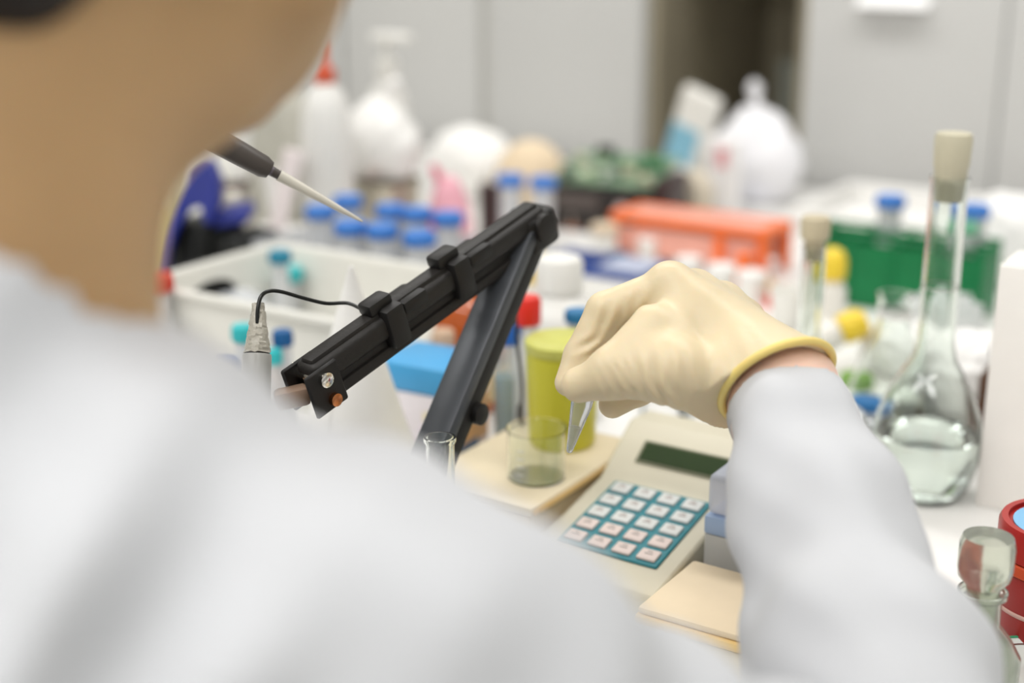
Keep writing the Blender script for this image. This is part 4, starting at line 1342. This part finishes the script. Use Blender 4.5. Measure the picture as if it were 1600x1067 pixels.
# white box, amber bottle and brown box at the right edge
q = P(1606, 600, 1.10); t = thing('white_carton', 'upright white carton filling the picture edge beside the flask', 'carton', (q.x + .026, q.y - .004, 0), math.radians(0))
g = G(); g.rbox((0, 0, .0975), (.10, .05, .195), .002); g.build('carton_body', mat('carton_white', (246, 243, 238), rough=.6, var=.02), t)
g = G(); g.box((0, 0, .1958), (.094, .044, .0016)); g.build('lid_flap', MATS['carton_white'], t)
q = P(1546, 590, 1.24); t = bottle('amber_bottle', 'dark amber bottle wedged behind the white carton', 'bottle', (q.x + .006, q.y + .01, 0), [(.016, 0), (.017, .003), (.017, .055), (.010, .068), (.008, .072)], mat('amber_dark', (84, 52, 32), rough=.15, var=.08),
       [(.0095, .0725), (.010, .074), (.010, .084), (.009, .086)], mat('brown_cap', (70, 48, 40), rough=.5))
q = on(1572, 446, 0); t = thing('small_carton', 'little brown carton with orange lid at the end of the green rack', 'carton', (q.x, q.y, 0), .15)
g = G(); g.rbox((0, 0, .020), (.032, .03, .040), .001); g.build('carton_body', mat('brown_card', (136, 108, 78), rough=.7, var=.1), t)
g = G(); g.rbox((0, 0, .0445), (.033, .031, .008), .001); g.build('lid', mat('orange_card', (206, 150, 92), rough=.7), t)
g = G(); g.rbox((.002, -.0157, .022), (.016, .001, .026), .0003, 1); g.build('white_label', WHITEMATT, t)

# glass stoppered bottle and red tin at the bottom corner
q = on(1545, 838, .105); t = thing('stopper_bottle', 'clear glass bottle with a round flat glass stopper beside the red tin', 'bottle', (q.x, q.y, 0))
g = G(); g.shell([(.022, 0), (.025, .002), (.025, .030), (.018, .042), (.0115, .050), (.0112, .066), (.014, .068), (.0142, .071)], .0016, 40, floor=.003); g.build('glass_wall', mat('milky_glass', (226, 232, 222), rough=.12, trans=.85, ior=1.46, var=.02), t)
g = G(); g.lathe([(.0075, .046), (.0095, .070), (.0100, .074), (.0150, .080), (.0158, .086), (.0158, .100), (.0142, .105), (.002, .1056)], 40); g.build('stopper', mat('frosted_glass_knob', (222, 226, 212), rough=.14, trans=.85, ior=1.42, var=.03), t)
g = G(); g.prism([(-.012, -.0265, .004), (.010, -.0265, .002), (.014, -.0255, .028), (-.002, -.0255, .034)], (0, -.0012, 0)); g.build('tag', mat('brown_tag', (170, 132, 112), rough=.7, var=.12), t)
q = P(1652, 900, .90); t = thing('red_tin', 'red round tin with blue label at the picture corner', 'tin', (q.x, q.y, 0))
redm = mat('red_tin_paint', (168, 34, 30), rough=.3, var=.06)
g = G(); g.lathe([(.036, 0), (.037, .002), (.037, .052)], 48); g.build('tin_body', redm, t)
g = G(); g.lathe([(.0374, .0525), (.0384, .0535), (.0384, .060), (.0374, .061)], 48); g.build('tin_band', mat('orange_red_band', (212, 78, 36), rough=.35), t)
g = G(); g.lathe([(.037, .0612), (.0385, .0625), (.0385, .080), (.0370, .083), (.0330, .083), (.0330, .080), (.002, .080)], 48); g.build('lid', redm, t)
g = G(); g.lathe([(.030, .0802), (.030, .0812), (.002, .0814)], 40); g.build('blue_label', mat('sky_blue_label', (128, 186, 226), rough=.4), t)
g = G(); g.lathe([(.0372, .026), (.0376, .0265), (.0376, .0285), (.0372, .029)], 48, cap0=False, cap1=False); g.build('pale_line', mat('pale_line', (222, 180, 170), rough=.4), t)
q = on(1640, 1095, 0); t = thing('enamel_dish', 'shallow white dish with green rim at the bottom corner', 'dish', (q.x, q.y, 0))
g = G(); g.shell([(.036, 0), (.040, .002), (.050, .012), (.052, .0135)], .0014, 48); g.build('dish_bowl', mat('enamel_white', (226, 230, 226), rough=.2), t)
g = G(); ring = [(.0518 * math.cos(a), .0518 * math.sin(a), .0142) for a in [2 * math.pi * i / 48 for i in range(49)]]; g.tube(ring, .0008, 8); g.build('green_rim', mat('green_rim', (60, 156, 110), rough=.3), t)
g = G(); ring = [(.0478 * math.cos(a), .0478 * math.sin(a), .0112) for a in [2 * math.pi * i / 48 for i in range(49)]]; g.tube(ring, .0005, 8); g.build('brown_line', mat('brown_line', (96, 52, 44), rough=.3), t)

# ================================================================== middle of the bench
# paper cone
q = P(556, 640, 1.08); ap = P(560, 398, 1.08)
t = thing('paper_cone', 'white folded paper cone standing under the black arm', 'paper', (q.x, q.y, 0))
hc = on_h = ap.z
g = G(); g.lathe([(.0600, 0), (.0603, .0004), (.0015, hc - .0005), (.0006, hc)], 40, cap0=False, cap1=True); g.build('cone_sheet', WHITEMATT, t)
g = G(); g.prism([(-.004, -.0612, .0005), (.006, -.0612, .0005), (.0012, -.0035, hc - .01), (-.001, -.0035, hc - .01)], (0, -.0007, 0)); g.build('overlap_edge', WHITEMATT, t)

# amber reagent bottle
q = P(736, 480, 1.32); t = thing('amber_bottle', 'orange-amber reagent bottle with tan label seen between the arms', 'bottle', (q.x, q.y, 0))
amb = mat('amber_glass', (190, 88, 24), rough=.08, alpha=.9, var=.08, spec=.9)
g = G(); g.lathe([(.030, 0), (.034, .003), (.035, .010), (.035, .088), (.028, .106), (.014, .118), (.013, .128)], 44); g.build('bottle_body', amb, t)
g = G(); g.lathe([(.016, .1285), (.0165, .130), (.0165, .146), (.015, .149)], 32); g.build('cap', mat('brown_screw_cap', (72, 46, 34), rough=.4), t)
g = G(); g.lathe([(.0353, .012), (.0355, .0125), (.0355, .0445), (.0353, .045)], 44, cap0=False, cap1=False); g.build('label_band', mat('tan_label', (220, 198, 150), rough=.6, var=.08), t)
g = G(); g.lathe([(.0357, .0455), (.0360, .046), (.0360, .050), (.0357, .0505)], 44, cap0=False, cap1=False); g.build('dark_ring', mat('dark_ring', (70, 60, 40), rough=.5), t)
q = P(698, 520, 1.27); t = thing('brown_bottle', 'small brown glass bottle beside the amber bottle', 'bottle', (q.x - .004, q.y, 0))
g = G(); g.lathe([(.014, 0), (.016, .003), (.016, .052), (.009, .066), (.008, .072)], 32); g.build('bottle_body', mat('brown_glass', (146, 110, 86), rough=.12, var=.06), t)
g = G(); g.lathe([(.010, .0725), (.0105, .074), (.0105, .086), (.009, .088)], 28); g.build('cap', mat('tan_screw_cap', (196, 168, 142), rough=.5), t)

# kit carton with blue lid
bl = [on(640, 560, .092), on(705, 590, .092)]
q = (on(640, 560, .092) + on(720, 545, .092)) / 2
t = thing('kit_carton', 'white printed carton with bright blue lid behind the lower arm', 'carton', (on(676, 556, .092).x, on(676, 556, .092).y, 0), math.radians(4))
g = G(); g.rbox((0, 0, .034), (.072, .062, .068), .0012); cb = g.build('carton_body', mat('carton_print_white', (232, 226, 230), rough=.5, var=.02), t)
g = G(); g.rbox((0, 0, .0805), (.0735, .0635, .0235), .002); g.build('blue_lid', mat('sky_blue_lid', (70, 160, 214), rough=.4, var=.04), t)
pr = [('pink_panel', (-.016, .018), (.034, .022), (222, 196, 210)), ('brown_panel', (-.014, .006), (.036, .006), (164, 112, 92)), ('lilac_panel', (.018, .030), (.024, .020), (226, 214, 232)), ('dark_dot', (-.030, .052), (.005, .005), (70, 66, 64)), ('yellow_bar', (.020, .050), (.022, .008), (232, 222, 190))]
for nm, (x, z), (ww, hh), c in pr:
    g = G(); g.box((x, -.0313, z), (ww, .0006, hh)); g.build(nm, mat(nm, c, rough=.5), cb)
for nm, y, z, ww, hh, c in [('orange_panel', .004, .040, .050, .040, (224, 176, 122)), ('blue_panel', -.006, .014, .036, .020, (88, 116, 150))]:
    g = G(); g.box((.0363, y, z), (.0006, ww, hh)); g.build(nm, mat(nm, c, rough=.5), cb)

# tan box with beaker and blue-capped tube
tx0, tx1, ty0, ty1, tz = -.588, -.488, .775, .932, .048
tanm = mat('tan_plastic', (226, 208, 172), rough=.45, var=.04, scale=10)
t = thing('tan_tray', 'low tan plastic tray box beside the keypad meter', 'tray', ((tx0 + tx1) / 2, (ty0 + ty1) / 2, 0))
w_, d_ = tx1 - tx0, ty1 - ty0
g = G(); g.rbox((0, 0, .020), (w_, d_, .040), .003); g.build('tray_body', tanm, t)
g = G(); g.rbox((0, 0, .0443), (w_ + .004, d_ + .004, .0078), .003); g.build('tray_lid', mat('tan_lid_plastic', (228, 214, 184), rough=.4, var=.03), t)
ledge = mat('orange_edge', (232, 196, 132), rough=.5)
for sx in (-1, 1):
    g = G(); g.rbox((sx * (w_ / 2 + .0028), 0, .0440), (.0014, d_, .0045), .0006, 1); g.build('edge_strip', ledge, t)
q = on(838, 712, .0495 + .0)
t = thing('beaker', 'squat clear glass beaker standing on the tan tray', 'beaker', (on(838, 745, .0485).x, on(838, 745, .0485).y, .0484))
g = G(); g.shell([(.020, 0), (.0215, .0015), (.0215, .036), (.0230, .0385)], .0010, 44, floor=.002); g.build('glass_wall', GLASS, t)
g = G()
for i in range(4):
    g.box((0, -.0219, .009 + .006 * i), (.006, .0004, .0006))
gm_ = g.build('graduations', mat('white_marks', (240, 240, 238), rough=.6), t); gm_['kind'] = 'stuff'
q = on(793, 503, .123)
capped_tube('reagent_tube', 'clear tube of teal liquid with bright blue cap behind the tan tray', 'tube', (q.x, q.y, 0), .0120, .123, mat('bright_blue_cap', (44, 108, 204), rough=.35), .0132, .017, bodym=mat('thin_clear_plastic', (236, 240, 240), rough=.1, alpha=.22, var=.02), liquid=mat('teal_liquid', (36, 116, 128), rough=.1, var=.06), lh=.62, cone=.10)

# thin black cable hanging beside the tube
pts = [P(806, 470, 1.08), P(806, 510, 1.10), P(811, 560, 1.11), P(816, 610, 1.125), P(813, 655, 1.13)]
pb = Vector((on(813, 664, .0484).x, on(813, 664, .0484).y, .0484))
pts[-1] = pb + Vector((0, 0, .001))
t = thing('hanging_cable', 'thin black cable hanging from the arm elbow down to the tan tray', 'cable', pb)
pts = [P(824, 372, 1.022), P(817, 405, 1.05), P(806, 450, 1.045)] + pts
g = G(); g.tube([v - pb for v in smooth_path(pts)], .0014, 8); g.build('cable_sheath', cablem, t)
g = G(); g.lathe([(.0014, 0), (.0026, .002), (.0026, .014), (.0016, .018)], 12); g.build('plug', cablem, t)

# white bottle, red cap bottle, yellow jar
q = on(874, 402, .150); t = bottle('reagent_bottle', 'white plastic reagent bottle with wide white cap beside the glove', 'bottle', (q.x, q.y, 0),
    [(.036, 0), (.040, .004), (.040, .092), (.034, .108), (.020, .116), (.020, .119)], mat('white_bottle', (232, 231, 227), rough=.35, var=.02), [(.0205, .1195), (.0215, .1205), (.0215, .146), (.019, .150)], WHITEPL)
q = on(824, 463, .145); t = bottle('reagent_bottle', 'slim white bottle with red screw cap beside the black arm', 'bottle', (q.x, q.y, 0),
    [(.013, 0), (.0145, .003), (.0145, .105), (.009, .117), (.009, .1215)], FROST, [(.0110, .122), (.0115, .1235), (.0115, .142), (.0095, .145)], mat('bright_red_cap', (226, 48, 36), rough=.35))
q = on(838, 395, .10); t = bottle('dropper_bottle', 'little bottle with yellow cap half hidden by the arm elbow', 'bottle', (q.x, q.y, 0), [(.012, 0), (.013, .002), (.013, .060), (.008, .068)], milky, [(.0105, .0685), (.0110, .070), (.0110, .092), (.008, .100)], mat('deep_yellow_cap', (226, 192, 40), rough=.4))
yel = mat('yellow_green_plastic', (210, 206, 62), rough=.4, var=.04, alpha=.97)
q = on(878, 690, .0484)
t = thing('yellow_jar', 'translucent yellow-green jar on the tan tray behind the gloved fingers', 'jar', (q.x, q.y, .0484))
g = G(); g.shell([(.024, 0), (.0260, .003), (.0285, .072), (.0285, .075)], .0015, 44); g.build('jar_wall', yel, t)
g = G(); g.lathe([(.0232, .003), (.0262, .068)], 40); g.build('jar_contents', mat('yellow_contents', (208, 204, 60), rough=.5), t)
g = G(); g.lathe([(.0292, .0755), (.0296, .0765), (.0296, .083), (.027, .085)], 40); g.build('jar_lid', mat('pale_yellow_lid', (214, 214, 110), rough=.4, alpha=.9), t)
q = on(903, 484, .128); capped_tube('sample_tube', 'dark blue-capped tube just behind the forefinger', 'tube', (q.x, q.y, 0), .0085, .128, mat('steel_blue_cap', (40, 116, 166), rough=.4), .0110, .010, bodym=FROST)

# ================================================================== keypad meter
kx0, kx1 = -.480, -.374
t = thing('keypad_meter', 'beige bench meter with dark green display and teal keypad', 'meter', ((kx0 + kx1) / 2, .745, 0))
beige = mat('meter_beige', (208, 202, 182), rough=.45, var=.02)
w_ = kx1 - kx0
prof_ = [(0, 0), (0, .022), (.004, .025), (.114, .0455), (.119, .049), (.158, .076), (.163, .077), (.190, .075), (.198, 0)]
g = G(); g.prism([(-w_ / 2, y, z) for y, z in prof_], (w_, 0, 0)); g.build('meter_body', beige, t, bevel=.0025)
# keypad plane
kd = Vector((0, .110, .0205)).normalized(); kn = Vector((1, 0, 0)).cross(kd)
Rk = Matrix((Vector((1, 0, 0)), kd, kn)).transposed()
kp0 = Vector((0, .004, .025))
kc = kp0 + kd * .066
kxo = .001
g = G(); g.rbox(kc + kn * .0008 + Vector((kxo, 0, 0)), (.078, .086, .0022), .0008, 1, Rk); pad = g.build('keypad_panel', mat('keypad_teal', (34, 124, 136), rough=.4, var=.06), t)
keym = mat('key_pale', (214, 216, 214), rough=.45, var=.03); keyr = mat('key_pinkish', (222, 206, 200), rough=.45, var=.03)
glyphm = mat('key_print_grey', (192, 182, 178), rough=.6); glyphr = mat('key_print_red', (206, 120, 108), rough=.6)
for r in range(5):
    for c in range(4):
        kc2 = kc + Vector((kxo - .0285 + c * .019, 0, 0)) + kd * (.0335 - r * .0167) + kn * .0026
        g = G(); g.rbox(kc2, (.0142, .0118, .0026), .0010, 2, Rk); kk = g.build('key', keyr if r >= 3 else keym, pad)
g = G()
for r in range(5):
    for c in range(4):
        kc2 = kc + Vector((kxo - .0285 + c * .019, 0, 0)) + kd * (.0335 - r * .0167) + kn * .0041
        g.box(kc2, (.0060, .0011, .0004), Rk); g.box(kc2 + kd * .0026, (.0036, .0010, .0004), Rk)
kp_ = g.build('key_prints', glyphm, pad); kp_['kind'] = 'stuff'
# display
dd_ = Vector((0, .039, .027)).normalized(); dn = Vector((1, 0, 0)).cross(dd_)
Rd = Matrix((Vector((1, 0, 0)), dd_, dn)).transposed()
dc = Vector((0, .119, .049)) + dd_ * .0225
g = G(); g.rbox(dc + dn * .0004 + Vector((.004, 0, 0)), (.072, .0205, .0016), .0006, 1, Rd); ds_ = g.build('display_frame', mat('display_bezel', (120, 122, 98), rough=.4), t)
g = G(); g.box(dc + dn * .0014 + Vector((.004, 0, 0)), (.067, .0160, .0008), Rd); g.build('display_glass', mat('display_dark_green', (44, 62, 32), rough=.25, var=.05), ds_)
for i in range(4):
    g = G(); g.lathe([(.0045, 0), (.0050, .001), (.0050, .008), (.0030, .009)], 16, (-.034 + .022 * i, .1985, .055), Matrix.Rotation(math.radians(-90), 3, 'X')); g.build('socket', STEEL, t)
# loose leads behind the meter
for i, (x0_, x1_, ds) in enumerate([(985, 1030, 'nearest the pinched tube'), (1062, 1108, 'beside the sleeve')]):
    a_, b_ = on(x0_, 690, .0), on(x1_, 655, .0)
    pts = [on(x0_ - 6, 672, 0) + Vector((0, .03, .003)), on(x0_, 650, 0) + Vector((0, .03, .012)), on((x0_ + x1_) / 2, 640, 0) + Vector((0, .03, .02)), on(x1_, 652, 0) + Vector((0, .03, .010)), on(x1_ + 10, 668, 0) + Vector((0, .035, .003))]
    b0 = Vector((pts[0].x, pts[0].y, 0))
    t = thing('test_lead', 'thin grey looped lead behind the keypad meter, ' + ds, 'cable', b0)
    g = G(); g.tube([v - b0 for v in smooth_path(pts)], .0016, 8); g.build('lead_sheath', mat('grey_lead', (128, 136, 134), rough=.35), t)
    g = G(); g.lathe([(.0022, 0), (.0034, .001), (.0034, .010), (.002, .013)], 14, pts[-1] - b0 - Vector((0, 0, .0028))); g.build('lead_plug', mat('dark_plug', (54, 60, 50), rough=.4), t)

# tip box and cream box by the sleeve
q = on(1104, 850, 0)
t = thing('tip_box', 'clear pipette tip box with pale blue tray beside the sleeve', 'box', (-.333, .838, 0), 0)
clearb = mat('clear_box_plastic', (224, 226, 226), rough=.15, alpha=.6, var=.02)
for sx, sy, ww, dd in ((0, -1, .066, .0018), (0, 1, .066, .0018), (-1, 0, .0018, .0724), (1, 0, .0018, .0724)):
    g = G(); g.box((sx * .0321, sy * .0371, .025), (ww, dd, .050)); g.build('box_wall', clearb, t)
g = G(); g.box((0, 0, .001), (.0624, .0724, .002)); g.build('box_floor', clearb, t)
g = G(); g.rbox((0, 0, .0570), (.068, .078, .0135), .002); g.build('blue_tray', mat('pale_blue_tray', (166, 190, 226), rough=.35, alpha=.9), t)
g = G(); g.rbox((0, 0, .0785), (.066, .076, .029), .005, 3); g.build('lid', mat('clear_blue_lid', (214, 220, 236), rough=.2, alpha=.65), t)
t = thing('cream_box', 'cream plastic box with orange-yellow rim beside the sleeve', 'box', (-.318, .7475, 0), 0)
g = G(); g.rbox((0, 0, .012), (.098, .078, .024), .003); g.build('box_body', mat('cream_body', (230, 222, 200), rough=.45), t)
g = G(); g.rbox((0, 0, .0275), (.103, .083, .0066), .003); g.build('rim_band', mat('rim_orange_yellow', (238, 206, 140), rough=.4), t)
g = G(); g.rbox((0, 0, .0335), (.099, .079, .005), .0022); g.build('box_lid', mat('cream_lid', (234, 216, 186), rough=.4, var=.03), t)
